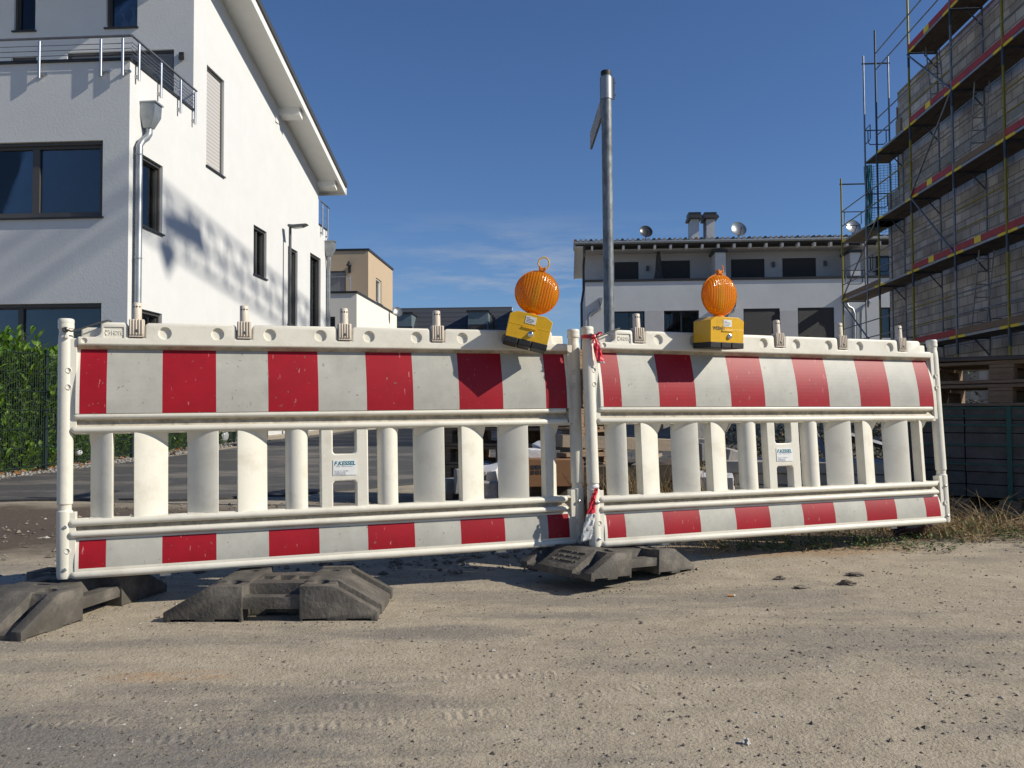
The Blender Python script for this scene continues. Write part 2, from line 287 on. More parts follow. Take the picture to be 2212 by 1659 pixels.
def ground_mat():
    m, nt, b = new_mat('dusty_ground'); N, L = nt.nodes, nt.links
    tcn = N.new('ShaderNodeTexCoord')
    def mapped(sc, loc=(0, 0, 0), rot=0):
        q = N.new('ShaderNodeMapping'); q.inputs['Scale'].default_value = sc; q.inputs['Location'].default_value = loc; q.inputs['Rotation'].default_value = (0, 0, rot)
        L.new(tcn.outputs['Object'], q.inputs['Vector']); return q.outputs['Vector']
    def nz(vec, sc, det=6, ro=.65):
        q = N.new('ShaderNodeTexNoise'); q.inputs['Scale'].default_value = sc; q.inputs['Detail'].default_value = det; q.inputs['Roughness'].default_value = ro
        L.new(vec, q.inputs['Vector']); return q.outputs['Fac']
    def ramp(v, p0, p1, c0=(0, 0, 0), c1=(1, 1, 1)):
        q = N.new('ShaderNodeValToRGB'); L.new(v, q.inputs['Fac']); q.color_ramp.elements[0].position = p0; q.color_ramp.elements[1].position = p1
        q.color_ramp.elements[0].color = list(c0)+[1]; q.color_ramp.elements[1].color = list(c1)+[1]; return q.outputs['Color']
    def mix(f, a, c, mode='MIX'):
        q = N.new('ShaderNodeMixRGB'); q.blend_type = mode
        if isinstance(f, float): q.inputs['Fac'].default_value = f
        else: L.new(f, q.inputs['Fac'])
        if isinstance(a, tuple): q.inputs['Color1'].default_value = list(a)+[1]
        else: L.new(a, q.inputs['Color1'])
        if isinstance(c, tuple): q.inputs['Color2'].default_value = list(c)+[1]
        else: L.new(c, q.inputs['Color2'])
        return q.outputs['Color']
    def mt(op, a, c=None, clamp=False):
        q = N.new('ShaderNodeMath'); q.operation = op; q.use_clamp = clamp
        for i, v in enumerate((a, c)):
            if v is None: continue
            if isinstance(v, (int, float)): q.inputs[i].default_value = v
            else: L.new(v, q.inputs[i])
        return q.outputs[0]
    flat = mapped((1, 1, 1)); streak = mapped((0.45, 1.5, 1), rot=R(-6))
    base = ramp(nz(flat, 9, 9, .72), .30, .72, (.315, .266, .196), (.435, .372, .28))
    # bare compacted grey patches where the dust has been driven off
    pv = mt('MULTIPLY_ADD', nz(mapped((0.5, 2.6, 1), rot=R(-4)), 4.5, 8, .75), .35, ); 
    L.new(nz(streak, 1.15, 7, .66), pv.node.inputs[2])
    patch = ramp(pv, .665, .77)
    c = mix(mt('MULTIPLY', patch, .55), base, ramp(nz(flat, 60, 6, .8), .3, .7, (.12, .112, .10), (.25, .23, .20)))
    # pale dust
    c = mix(mt('MULTIPLY', ramp(nz(mapped((.8, 2.2, 1), (4, 2, 0)), 2.2, 6, .7), .56, .72), .55), c, (.49, .425, .325))
    # rusty sand under the right barrier, brown churned soil behind the left one
    sep = N.new('ShaderNodeSeparateXYZ'); L.new(tcn.outputs['Object'], sep.inputs['Vector'])
    wob = mt('MULTIPLY', mt('SUBTRACT', nz(flat, 3.0), .5), 1.1)
    def blob(cx, cy, rx, ry, soft=.6):
        dx = mt('DIVIDE', mt('SUBTRACT', sep.outputs['X'], cx), rx); dy = mt('DIVIDE', mt('SUBTRACT', sep.outputs['Y'], cy), ry)
        d = mt('ADD', mt('ADD', mt('MULTIPLY', dx, dx), mt('MULTIPLY', dy, dy)), wob)
        return mt('DIVIDE', mt('SUBTRACT', 1.0, d, True), soft, True)
    gcol = ramp(nz(flat, 60, 6, .8), .3, .7, (.105, .10, .092), (.225, .21, .19))
    fine = mt('SUBTRACT', mt('ADD', mt('MULTIPLY', nz(mapped((.7, 1.8, 1), rot=R(-5)), 7, 10, .88), 3.6), mt('MULTIPLY', nz(flat, 60, 4, .7), 1.4)), 2.5)
    edge = mt('MULTIPLY', mt('SUBTRACT', nz(mapped((.5, 2.4, 1), rot=R(-5)), 9, 8, .8), .5), 2.2)
    for (bx_, by_, rx_, ry_, am) in ((-1.05, 1.86, .72, .22, .75), (-.28, 2.80, .30, .09, .6), (-.42, 2.13, .34, .07, .6), (1.10, 2.72, .50, .13, .45), (.55, 2.42, .40, .08, .35), (.20, 1.68, .25, .05, .5), (-1.5, 2.45, .4, .06, .4), (.1, 3.05, .35, .05, .4)):
        w_ = mt('MULTIPLY', ramp(mt('ADD', blob(bx_, by_, rx_*1.25, ry_*1.3, 1.0), mt('MULTIPLY', fine, mt('MULTIPLY', blob(bx_, by_, rx_*1.5, ry_*1.7, .3), 1.0))), .12, .80), am)
        c = mix(w_, c, gcol)
    c = mix(mt('MULTIPLY', blob(2.2, 4.85, 1.9, .62), .85), c, ramp(nz(flat, 30, 6, .8), .3, .7, (.085, .055, .035), (.21, .145, .09)))  # brown soil under the right barrier, with its shade put into the colour
    c = mix(mt('MULTIPLY', blob(1.3, 4.25, .75, .28), .7), c, (.36, .235, .13))
    c = mix(mt('MULTIPLY', mt('MULTIPLY', blob(-.93, 2.36, .22, .07, 1.0), ramp(nz(mapped((.6, 2.0, 1)), 14, 6, .75), .42, .60)), .8), c, (.42, .25, .125))
    c = mix(mt('MULTIPLY', blob(-3.4, 5.6, 2.9, 1.5), .9), c, ramp(nz(flat, 40, 6, .8), .3, .7, (.045, .034, .027), (.125, .095, .074)))
    c = mix(mt('MULTIPLY', blob(1.5, 6.6, 3.6, 2.2), .85), c, ramp(nz(flat, 30, 6, .8), .3, .7, (.06, .05, .04), (.16, .13, .10)))
    c = mix(mt('MULTIPLY', blob(-2.55, 3.75, .62, .22), .7), c, (.48, .42, .35))
    # fine grit
    vo = N.new('ShaderNodeTexVoronoi'); vo.inputs['Scale'].default_value = 130; L.new(flat, vo.inputs['Vector'])
    c = mix(mt('MULTIPLY', ramp(vo.outputs['Color'], .80, .90), .40), c, (.12, .10, .085))
    vo2 = N.new('ShaderNodeTexVoronoi'); vo2.inputs['Scale'].default_value = 75; L.new(flat, vo2.inputs['Vector'])
    c = mix(mt('MULTIPLY', ramp(vo2.outputs['Color'], .90, .95), .3), c, (.50, .45, .38))
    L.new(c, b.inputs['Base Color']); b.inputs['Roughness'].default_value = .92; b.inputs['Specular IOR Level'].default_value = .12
    # relief: grit, clods and faint tyre prints
    h = mt('ADD', mt('MULTIPLY', nz(flat, 120, 3, .6), .16), mt('MULTIPLY', nz(flat, 30, 5, .7), .34))
    h = mt('ADD', h, mt('MULTIPLY', nz(mapped((.4, 2.2, 1), rot=R(-5)), 8, 6, .7), .55))
    for (px, py, ang, per, wd) in ((-.75, 2.05, R(9), 250, .022), (-.30, 2.32, R(7), 280, .022), (-1.1, 2.0, R(6), 260, .02), (-.42, 1.98, R(12), 240, .025), (.1, 2.18, R(14), 270, .02)):
        q = N.new('ShaderNodeMapping'); q.vector_type = 'POINT'
        vs = N.new('ShaderNodeVectorMath'); vs.operation = 'SUBTRACT'; L.new(tcn.outputs['Object'], vs.inputs[0]); vs.inputs[1].default_value = (px, py, 0)
        q.inputs['Rotation'].default_value = (0, 0, -ang); L.new(vs.outputs['Vector'], q.inputs['Vector'])
        s2 = N.new('ShaderNodeSeparateXYZ'); L.new(q.outputs['Vector'], s2.inputs['Vector'])
        band = mt('LESS_THAN', mt('ABSOLUTE', s2.outputs['Y']), wd); band = mt('MULTIPLY', band, mt('LESS_THAN', mt('ABSOLUTE', s2.outputs['X']), .42))
        band = mt('MULTIPLY', band, ramp(nz(flat, 9.0, 6, .7), .47, .58))
        h = mt('ADD', h, mt('MULTIPLY', mt('MULTIPLY', mt('SINE', mt('MULTIPLY', s2.outputs['X'], per)), band), .075))
    bp = N.new('ShaderNodeBump'); bp.inputs['Strength'].default_value = .75; bp.inputs['Distance'].default_value = .022
    L.new(h, bp.inputs['Height']); L.new(bp.outputs['Normal'], b.inputs['Normal'])
    return m
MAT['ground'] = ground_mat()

def asphalt_mat():
    m, nt, b = new_mat('asphalt_surface'); N, L = nt.nodes, nt.links
    tcn = N.new('ShaderNodeTexCoord'); mpn = N.new('ShaderNodeMapping'); L.new(tcn.outputs['Object'], mpn.inputs['Vector']); mpn.inputs['Scale'].default_value = (.5, 1.0, 1)
    n1 = N.new('ShaderNodeTexNoise'); n1.inputs['Scale'].default_value = 40; n1.inputs['Detail'].default_value = 6; L.new(tcn.outputs['Object'], n1.inputs['Vector'])
    r1 = N.new('ShaderNodeValToRGB'); L.new(n1.outputs['Fac'], r1.inputs['Fac']); r1.color_ramp.elements[0].color = (.035, .034, .034, 1); r1.color_ramp.elements[1].color = (.085, .082, .078, 1)
    n2 = N.new('ShaderNodeTexNoise'); n2.inputs['Scale'].default_value = 1.0; n2.inputs['Detail'].default_value = 9; n2.inputs['Roughness'].default_value = .72; L.new(mpn.outputs['Vector'], n2.inputs['Vector'])
    r2 = N.new('ShaderNodeValToRGB'); L.new(n2.outputs['Fac'], r2.inputs['Fac']); r2.color_ramp.elements[0].position = .49; r2.color_ramp.elements[1].position = .62
    r2.color_ramp.elements[0].color = (0, 0, 0, 1); r2.color_ramp.elements[1].color = (.8, .8, .8, 1)
    mxn = N.new('ShaderNodeMixRGB'); L.new(r2.outputs['Color'], mxn.inputs['Fac']); L.new(r1.outputs['Color'], mxn.inputs['Color1']); mxn.inputs['Color2'].default_value = (.20, .175, .145, 1)
    L.new(mxn.outputs['Color'], b.inputs['Base Color']); b.inputs['Roughness'].default_value = .85
    bp = N.new('ShaderNodeBump'); bp.inputs['Strength'].default_value = .5; bp.inputs['Distance'].default_value = .01; L.new(n1.outputs['Fac'], bp.inputs['Height']); L.new(bp.outputs['Normal'], b.inputs['Normal'])
    return m
MAT['asphalt'] = asphalt_mat()

def block_wall():
    m, nt, b = new_mat('bare_block_masonry'); N, L = nt.nodes, nt.links
    uv = N.new('ShaderNodeUVMap'); uv.uv_map = 'UVMap'
    br = N.new('ShaderNodeTexBrick'); L.new(uv.outputs['UV'], br.inputs['Vector'])
    br.inputs['Scale'].default_value = 1.0; br.inputs['Brick Width'].default_value = .5; br.inputs['Row Height'].default_value = .25; br.inputs['Mortar Size'].default_value = .014
    br.inputs['Color1'].default_value = (.40, .365, .325, 1); br.inputs['Color2'].default_value = (.60, .56, .51, 1); br.inputs['Mortar'].default_value = (.22, .20, .175, 1); br.inputs['Bias'].default_value = -.1
    n2 = N.new('ShaderNodeTexNoise'); n2.inputs['Scale'].default_value = .9; n2.inputs['Detail'].default_value = 6; L.new(uv.outputs['UV'], n2.inputs['Vector'])
    r2 = N.new('ShaderNodeValToRGB'); L.new(n2.outputs['Fac'], r2.inputs['Fac']); r2.color_ramp.elements[0].position = .35; r2.color_ramp.elements[1].position = .68
    r2.color_ramp.elements[0].color = (.55, .52, .5, 1); r2.color_ramp.elements[1].color = (1.1, 1.08, 1.06, 1)
    mxn = N.new('ShaderNodeMixRGB'); mxn.blend_type = 'MULTIPLY'; mxn.inputs['Fac'].default_value = 1; L.new(br.outputs['Color'], mxn.inputs['Color1']); L.new(r2.outputs['Color'], mxn.inputs['Color2'])
    L.new(mxn.outputs['Color'], b.inputs['Base Color']); b.inputs['Roughness'].default_value = .9
    bp = N.new('ShaderNodeBump'); bp.inputs['Strength'].default_value = .4; bp.inputs['Distance'].default_value = .01; L.new(br.outputs['Fac'], bp.inputs['Height']); bp.invert = True; L.new(bp.outputs['Normal'], b.inputs['Normal'])
    return m
MAT['blocks'] = block_wall()

def slatted(name, col, pitch, axis='Z', rough=.5):
    """roller shutter / lap tiles: ribs as bump plus thin joints"""
    m, nt, b = new_mat(name); N, L = nt.nodes, nt.links
    tcn = N.new('ShaderNodeTexCoord'); wv = N.new('ShaderNodeTexWave'); wv.wave_type = 'BANDS'; wv.bands_direction = axis; wv.wave_profile = 'SAW'
    wv.inputs['Scale'].default_value = 2*math.pi/(20*pitch); L.new(tcn.outputs['Object'], wv.inputs['Vector'])
    rp = N.new('ShaderNodeValToRGB'); L.new(wv.outputs['Fac'], rp.inputs['Fac'])
    rp.color_ramp.elements[0].position = .0; rp.color_ramp.elements[0].color = [c*.45 for c in col]+[1]
    rp.color_ramp.elements[1].position = .30; rp.color_ramp.elements[1].color = list(col)+[1]
    L.new(rp.outputs['Color'], b.inputs['Base Color']); b.inputs['Roughness'].default_value = rough
    bp = N.new('ShaderNodeBump'); bp.inputs['Strength'].default_value = .6; bp.inputs['Distance'].default_value = pitch*.25; L.new(wv.outputs['Fac'], bp.inputs['Height']); L.new(bp.outputs['Normal'], b.inputs['Normal'])
    return m
MAT['shutter_light'] = slatted('light_roller_shutter', (.56, .53, .50), .085)
MAT['shutter_grey'] = slatted('grey_roller_shutter', (.20, .20, .205), .055)
MAT['shutter_dark'] = slatted('dark_roller_shutter', (.022, .023, .028), .055)
MAT['slate'] = slatted('slate_roof', (.055, .058, .065), .35)
def netmat():
    m, nt, b = new_mat('green_safety_net'); b.inputs['Base Color'].default_value = (.05, .28, .24, 1); b.inputs['Roughness'].default_value = .7
    return m
MAT['net'] = netmat()

# ------------------------------------------------------------------ mesh builder
class MB:
    def __init__(s): s.v = []; s.f = []; s.m = []; s.uv = {}
    def add(s, vs, fs, mat=0):
        b = len(s.v); s.v += [tuple(p) for p in vs]
        for f in fs: s.f.append([b+i for i in f]); s.m.append(mat)
    def box(s, a, b, mat=0, M=None):
        x0, y0, z0 = [min(p, q) for p, q in zip(a, b)]; x1, y1, z1 = [max(p, q) for p, q in zip(a, b)]
        vs = [Vector(p) for p in ((x0,y0,z0),(x1,y0,z0),(x1,y1,z0),(x0,y1,z0),(x0,y0,z1),(x1,y0,z1),(x1,y1,z1),(x0,y1,z1))]
        if M is not None: vs = [M @ p for p in vs]
        s.add(vs, ((0,3,2,1),(4,5,6,7),(0,1,5,4),(1,2,6,5),(2,3,7,6),(3,0,4,7)), mat)
    def fbox(s, F_, u0, u1, z0, z1, w0, w1, mat=0):      # box on a facade
        vs = [F_.pt(u, z, w) for z in (z0, z1) for (u, w) in ((u0, w0), (u1, w0), (u1, w1), (u0, w1))]
        s.add(vs, ((0,1,2,3),(4,7,6,5),(0,4,5,1),(1,5,6,2),(2,6,7,3),(3,7,4,0)), mat)
    def extrude(s, poly, vec, mat=0):
        n = len(poly); vec = Vector(vec); poly = [Vector(p) for p in poly]
        s.add(poly+[p+vec for p in poly], [list(range(n))[::-1], list(range(n, 2*n))]+[(i, (i+1) % n, n+(i+1) % n, n+i) for i in range(n)], mat)
    def cyl(s, p0, p1, r0, r1=None, n=12, mat=0, cap=True):
        r1 = r0 if r1 is None else r1
        p0 = Vector(p0); p1 = Vector(p1); ax = (p1-p0).normalized()
        t = Vector((0, 0, 1)) if abs(ax.z) < .9 else Vector((1, 0, 0))
        e1 = ax.cross(t).normalized(); e2 = ax.cross(e1)
        vs = []
        for p, r in ((p0, r0), (p1, r1)):
            vs += [p+(e1*math.cos(2*math.pi*i/n)+e2*math.sin(2*math.pi*i/n))*r for i in range(n)]
        fs = [(i, n+i, n+(i+1) % n, (i+1) % n) for i in range(n)]
        if cap: fs += [list(range(n)), list(range(n, 2*n))[::-1]]
        s.add(vs, fs, mat)
    def tube(s, pts, r, n=8, mat=0, closed=False):
        pts = [Vector(p) for p in pts]; k = len(pts); vs = []; e = None
        for i, p in enumerate(pts):
            if closed: tg = pts[(i+1) % k]-pts[i-1]
            else: tg = pts[min(i+1, k-1)]-pts[max(i-1, 0)]
            tg.normalize()
            if e is None:
                t = Vector((0, 0, 1)) if abs(tg.z) < .9 else Vector((1, 0, 0)); e = tg.cross(t).normalized()
            else: e = (e-tg*e.dot(tg)).normalized()
            q = tg.cross(e); rr = r[i] if isinstance(r, (list, tuple)) else r
            vs += [p+(e*math.cos(2*math.pi*j/n)+q*math.sin(2*math.pi*j/n))*rr for j in range(n)]
        fs = []
        for i in range(k if closed else k-1):
            a, b = i*n, ((i+1) % k)*n
            fs += [(a+j, a+(j+1) % n, b+(j+1) % n, b+j) for j in range(n)]
        if not closed: fs += [list(range(n))[::-1], list(range((k-1)*n, k*n))]
        s.add(vs, fs, mat)
    def lathe(s, prof, o, ax, n=24, mat=0, e1=None):       # prof: (radius, distance along axis)
        o = Vector(o); ax = Vector(ax).normalized(); t = Vector((0, 0, 1)) if abs(ax.z) < .9 else Vector((1, 0, 0))
        e1 = ax.cross(t).normalized(); e2 = ax.cross(e1); vs = []
        for (r, h) in prof:
            vs += [o+ax*h+(e1*math.cos(2*math.pi*j/n)+e2*math.sin(2*math.pi*j/n))*r for j in range(n)]
        fs = []
        for i in range(len(prof)-1):
            fs += [(i*n+j, (i+1)*n+j, (i+1)*n+(j+1) % n, i*n+(j+1) % n) for j in range(n)]
        fs += [list(range(n)), list(range((len(prof)-1)*n, len(prof)*n))[::-1]]
        s.add(vs, fs, mat)
    def blob(s, c, r, mat=0, seed=0, amp=.25, sc=(1, 1, 1), sub=1):
        bm = bmesh.new(); bmesh.ops.create_icosphere(bm, subdivisions=sub, radius=1)
        vs = []
        for v in bm.verts:
            k = 1+amp*noise.noise(v.co*1.7+Vector((seed*3.7, seed*1.3, seed)))*1.6
            vs.append(Vector(c)+Vector((v.co.x*sc[0], v.co.y*sc[1], v.co.z*sc[2]))*r*k)
        s.add(vs, [[v.index for v in f.verts] for f in bm.faces], mat); bm.free()
    def build(s, name, mats, parent=None, smooth=35, bevel=0, segs=2, fix=True, M=None):
        me = bpy.data.meshes.new(name); me.from_pydata(s.v, [], s.f)
        for m_ in (mats if isinstance(mats, (list, tuple)) else [mats]): me.materials.append(MAT[m_] if isinstance(m_, str) else m_)
        for p, k in zip(me.polygons, s.m): p.material_index = k
        if fix:
            bm = bmesh.new(); bm.from_mesh(me); bmesh.ops.recalc_face_normals(bm, faces=bm.faces); bm.to_mesh(me); bm.free()
        if s.uv:
            ul = me.uv_layers.new(name='UVMap')
            for p in me.polygons:
                for li in p.loop_indices:
                    ul.data[li].uv = s.uv.get(me.loops[li].vertex_index, (0, 0))
        if smooth:
            for p in me.polygons: p.use_smooth = True
            me.set_sharp_from_angle(angle=R(smooth))
        o = bpy.data.objects.new(name, me); COL.objects.link(o)
        if parent is not None: o.parent = parent
        if bevel:
            bv = o.modifiers.new('bevel', 'BEVEL'); bv.width = bevel; bv.segments = segs; bv.limit_method = 'ANGLE'; bv.angle_limit = R(38)
            bv.harden_normals = False
        return o

def thing(name, label, cat, M=None, loc=None, group=None):
    o = bpy.data.objects.new(name, None); COL.objects.link(o); o.empty_display_size = .1
    if M is not None: o.matrix_world = M
    elif loc is not None: o.location = loc
    o['label'] = label; o['category'] = cat
    if group: o['group'] = group
    return o
def tag(o, label, cat, group=None):
    o['label'] = label; o['category'] = cat
    if group: o['group'] = group
    return o
def struct(o): o['kind'] = 'structure'; return o
def stuff(o, label=None, cat=None):
    o['kind'] = 'stuff'
    if label: o['label'] = label; o['category'] = cat
    return o
def copy_tree(o, parent=None):
    c = o.copy(); COL.objects.link(c); c.parent = parent
    for ch in list(o.children): copy_tree(ch, c)
    return c
def text_verts(body, size, bold=0.0, shear=0.0, align='LEFT', extrude=0.0):
    cu = bpy.data.curves.new('lettering', 'FONT'); cu.body = body; cu.size = size; cu.offset = bold; cu.shear = shear; cu.align_x = align; cu.extrude = extrude
    cu.resolution_u = 3
    ob = bpy.data.objects.new('lettering', cu); COL.objects.link(ob)
    dg = bpy.context.evaluated_depsgraph_get(); me = bpy.data.meshes.new_from_object(ob.evaluated_get(dg))
    vs = [v.co.copy() for v in me.vertices]; fs = [list(p.vertices) for p in me.polygons]
    bpy.data.objects.remove(ob); bpy.data.curves.remove(cu); bpy.data.meshes.remove(me)
    return vs, fs
def facing(p0, d, n):            # frame with x along d, z up, -y towards the viewer side n
    d = Vector(d).normalized(); n = Vector(n).normalized(); z = Vector((0, 0, 1))
    M = Matrix.Identity(4)
    for i in range(3): M[i][0] = d[i]; M[i][1] = -n[i]; M[i][2] = z[i]; M[i][3] = p0[i]
    return M

# ================================================================== GROUND
def axis_coords(segs):
    out = []
    for a, b, st in segs:
        n = max(1, int(round((b-a)/st))); out += [a+(b-a)*i/n for i in range(n)]
    out.append(segs[-1][1]); return out
gx = axis_coords([(-600, -100, 100), (-100, -20, 10), (-20, -7, 1), (-7, -3.2, .2), (-3.2, 3.4, .045), (3.4, 8, .2), (8, 20, 1), (20, 100, 10), (100, 600, 100)])
gy = axis_coords([(-60, 0, 10), (0, 1.4, .2), (1.4, 5.6, .045), (5.6, 12, .2), (12, 30, 1), (30, 100, 5), (100, 900, 100)])
g = MB()
g.v = [(x, y, gz(x, y)) for y in gy for x in gx]
nx = len(gx)
for j in range(len(gy)-1):
    for i in range(nx-1):
        g.f.append((j*nx+i, j*nx+i+1, (j+1)*nx+i+1, (j+1)*nx+i)); g.m.append(0)
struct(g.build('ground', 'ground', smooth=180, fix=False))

# asphalt road behind the barrier, broken near edge, running away between the houses
g = MB(); cols = axis_coords([(-5.55, 5.8, .09)]); rows = [0, .25, .6, 1.2, 2.2, 4, 7, 12, 20, 34, 60]
def near_edge(x):
    e = 7.15 + .35*sstep(-3, -1, x)+1.4*sstep(-2.2, -.6, x)+1.2*sstep(-.4, .8, x)
    return e + .10*noise.noise(Vector((x*1.2, 0, 5))) + .07*(1 if noise.noise(Vector((math.floor(x*4)*3.3, 2.2, 0))) > 0 else 0)
for ry in rows:
    for x in cols:
        y = near_edge(x)+ry; xx = x + AX.x*(y-8)
        g.v.append((xx, y, gz(xx, y)+.022+(0 if ry else -.002)))
nc = len(cols)
for j in range(len(rows)-1):
    for i in range(nc-1): g.f.append((j*nc+i, j*nc+i+1, (j+1)*nc+i+1, (j+1)*nc+i)); g.m.append(0)
k0 = len(g.v)
for i, x in enumerate(cols): g.v.append((g.v[i][0], g.v[i][1]+.004, g.v[i][2]-.05))
for i in range(nc-1): g.f.append((i+1, i, k0+i, k0+i+1)); g.m.append(0)
struct(g.build('asphalt_road', 'asphalt', smooth=30, fix=False))

# ================================================================== BARRIERS
def barrier_pose(X, Y, Z, yaw, tilt, lean):
    yaw, tilt, lean = R(yaw), R(tilt), R(lean)
    d = Vector((math.cos(yaw), math.sin(yaw), 0)); n = Vector((math.sin(yaw), -math.cos(yaw), 0)); z = Vector((0, 0, 1))
    up = z*math.cos(lean)-n*math.sin(lean)
    d2 = d*math.cos(tilt)+up*math.sin(tilt); up2 = up*math.cos(tilt)-d*math.sin(tilt); n2 = d2.cross(up2)
    M = Matrix.Identity(4)
    for i in range(3): M[i][0] = d2[i]; M[i][1] = -n2[i]; M[i][2] = up2[i]; M[i][3] = (X, Y, Z+H)[i]
    return M
STUBS = (.238, .618, 1.0, 1.38, 1.765)
DIMPLES = (.335, .521, .712, .905, 1.096, 1.290, 1.485, 1.682)
SLATS = ((.080, .158, -1), (.229, .344, 1), (.412, .523, -1), (.591, .703, 1), (1.282, 1.402, -1), (1.475, 1.584, 1), (1.648, 1.769, -1), (1.845, 1.915, 1))
STRIPES = [.0485, .1375, .326, .515, .705, .895, 1.0845, 1.274, 1.467, 1.6585, 1.852, 1.950]
def cyl_u(mb, u0, u1, v, w, r, n=14, mat=0, bulge=True):    # round rail along u with rounded ends
    e = r*1.1
    mb.tube([(u0, -w, v), (u0+e*.25, -w, v), (u0+e, -w, v), (u1-e, -w, v), (u1-e*.25, -w, v), (u1, -w, v)], [r*.35, r*.75, r, r, r*.75, r*.35], n, mat)
def make_barrier(label, stubs):
    root = thing('traffic_barrier', label, 'barrier', group='red and white barriers across the road')
    # posts
    for k, u in enumerate((0.0, 2.0)):
        p = MB(); s_ = 1 if k == 0 else -1
        p.lathe([(.022, .0), (.026, .012), (.027, .24), (.0225, .243), (.0225, .262), (.0265, .266), (.0262, .84), (.025, .872), (.0235, .876), (.0235, .895), (.027, .898), (.0275, .911), (.0265, .915), (.0275, .919), (.0275, .929), (.024, .934)], (u, 0, 0), (0, 0, 1), 20)
        # web that joins the post to the panels
        p.box((u+s_*.008, -.020, .004), (u+s_*.0385, .020, .236)); p.box((u+s_*.008, -.020, .524), (u+s_*.0385, .020, .862))
        for v in (.10, .745, .685): p.lathe([(.011, 0), (.011, .004), (.008, .005), (.007, .001)], (u+s_*.012, -.0225, v), (0, -1, 0), 14)
        po = p.build('post', 'hdpe', root, bevel=.006, segs=3)
        b = MB()
        for v in (.035, .185): b.lathe([(.006, 0), (.006, .005), (.004, .006), (.003, .003)], (u+s_*.006, -.026, v), (0, -1, 0), 10)
        b.build('bolt', 'steel', po)
    # top beam: stepped outline, extruded, with pockets for the lamp holders and round dimples
    t = MB()
    def beam(u0, u1, v0, v1, w=.030): t.box((u0, -w, v0), (u1, w+.004, v1))
    outline = [(.04, .836), (1.96, .836), (1.96, .868), (1.905, .868), (1.893, .874), (1.889, .886), (1.889, .912), (1.880, .922)]
    for su in sorted(STUBS, reverse=True):
        outline += [(su+.040, .922), (su+.0285, .914), (su+.0285, .866), (su-.0285, .866), (su-.0285, .914), (su-.040, .922)]
    outline += [(.125, .922), (.116, .912), (.116, .886), (.111, .874), (.099, .868), (.04, .868)]
    t.extrude([(u, -.030, v) for u, v in outline], (0, .062, 0))
    t.box((.05, -.002, .86), (1.95, .030, .905))                       # web behind the pockets
    tb = t.build('top_beam', 'hdpe', root, bevel=.007, segs=3)
    cut = MB()
    for u in DIMPLES: cut.lathe([(.0245, 0), (.0205, .013)], (u, -.032, .884), (0, 1, 0), 20)
    cut.lathe([(.011, 0), (.010, .008)], (.063, -.032, .853), (0, 1, 0), 14)
    cut.box((.127, -.04, .864), (.195, -.0255, .905))
    co = cut.build('cutter', 'hdpe')
    bo = tb.modifiers.new('cut', 'BOOLEAN'); bo.operation = 'DIFFERENCE'; bo.object = co; bo.solver = 'EXACT'
    dg = bpy.context.evaluated_depsgraph_get(); nm = bpy.data.meshes.new_from_object(tb.evaluated_get(dg))
    tb.modifiers.clear(); tb.data = nm; bpy.data.objects.remove(co)
    for p_ in nm.polygons: p_.use_smooth = True
    nm.set_sharp_from_angle(angle=R(32))
    # moulded material mark
    mk = MB(); vs, fs = text_verts('HDPE', .0215, .0004, extrude=.0012)
    mk.add([Vector((.1530+v.x*.72, -.0262-v.z, .8765+v.y)) for v in vs], fs)
    for k in range(3):
        a = R(90+120*k); c = Vector((.141, -.0262, .884))
        pts = [c+Vector((math.cos(a+R(q))*.0085, 0, math.sin(a+R(q))*.0085)) for q in (-45, -20, 5, 30)]
        mk.tube(pts, .0016, 6)
        mk.cyl(pts[-1], c+Vector((math.cos(a+R(50))*.0085, 0, math.sin(a+R(50))*.0085)), .0036, .0004, 8)
    mk.build('moulded_mark', 'hdpe', tb, smooth=30)
    # lamp holders
    for su in stubs:
        q = MB()
        q.box((su-.0262, -.0335, .868), (su+.0262, -.004, .934))
        for i in range(5): q.box((su-.0245+i*.0100, -.0385, .876), (su-.0185+i*.0100, -.033, .934))
        q.lathe([(.0165, .925), (.0160, .995), (.0145, .998)], (su, -.012, 0), (0, 0, 1), 16)
        h_ = q.build('lamp_holder', 'hdpe_warm', root, bevel=.002)
        for i in range(-1, 2):
            q = MB(); a = R(i*38); c = Vector((su+math.sin(a)*.0158, -.012-math.cos(a)*.0158, .982)); q.cyl(c, c+Vector((math.sin(a), -math.cos(a), 0))*.0006, .0033, n=10); q.build('screw_hole', 'ink', h_)
        q = MB(); q.lathe([(.0055, 0), (.0055, .003), (.003, .0035)], (su+.001, -.0375, .891), (0, -1, 0), 8); q.build('screw', 'wire', h_)
    # striped panels (bulged towards the road)
    def panel(name, v0, v1, prof, u0=.036, u1=1.964, sv0=None, sv1=None, holder=None):
        q = MB(); us = [u0]+STRIPES+[u1]; nv = 14
        def wv(t): return prof(t)
        for i in range(len(us)-1):
            red = (i % 2 == 1)
            for j in range(nv):
                ta, tb_ = j/nv, (j+1)/nv
                va, vb = v0+(v1-v0)*ta, v0+(v1-v0)*tb_
                film = sv0-1e-6 <= (va+vb)/2 <= sv1+1e-6 and 0 < i < len(us)-2
                q.add([(us[i], -wv(ta), va), (us[i+1], -wv(ta), va), (us[i+1], -wv(tb_), vb), (us[i], -wv(tb_), vb)], [(0, 1, 2, 3)], (1 if red else 2) if film else 0)
        # back and end caps
        bw = -.020
        for u, fl in ((u0, 0), (u1, 1)):
            ring = [(u, -wv(j/nv), v0+(v1-v0)*j/nv) for j in range(nv+1)]+[(u, -bw, v1), (u, -bw, v0)]
            q.add(ring, [list(range(len(ring)))], 0)
        q.add([(u0, -bw, v0), (u1, -bw, v0), (u1, -bw, v1), (u0, -bw, v1)], [(0, 3, 2, 1)], 0)
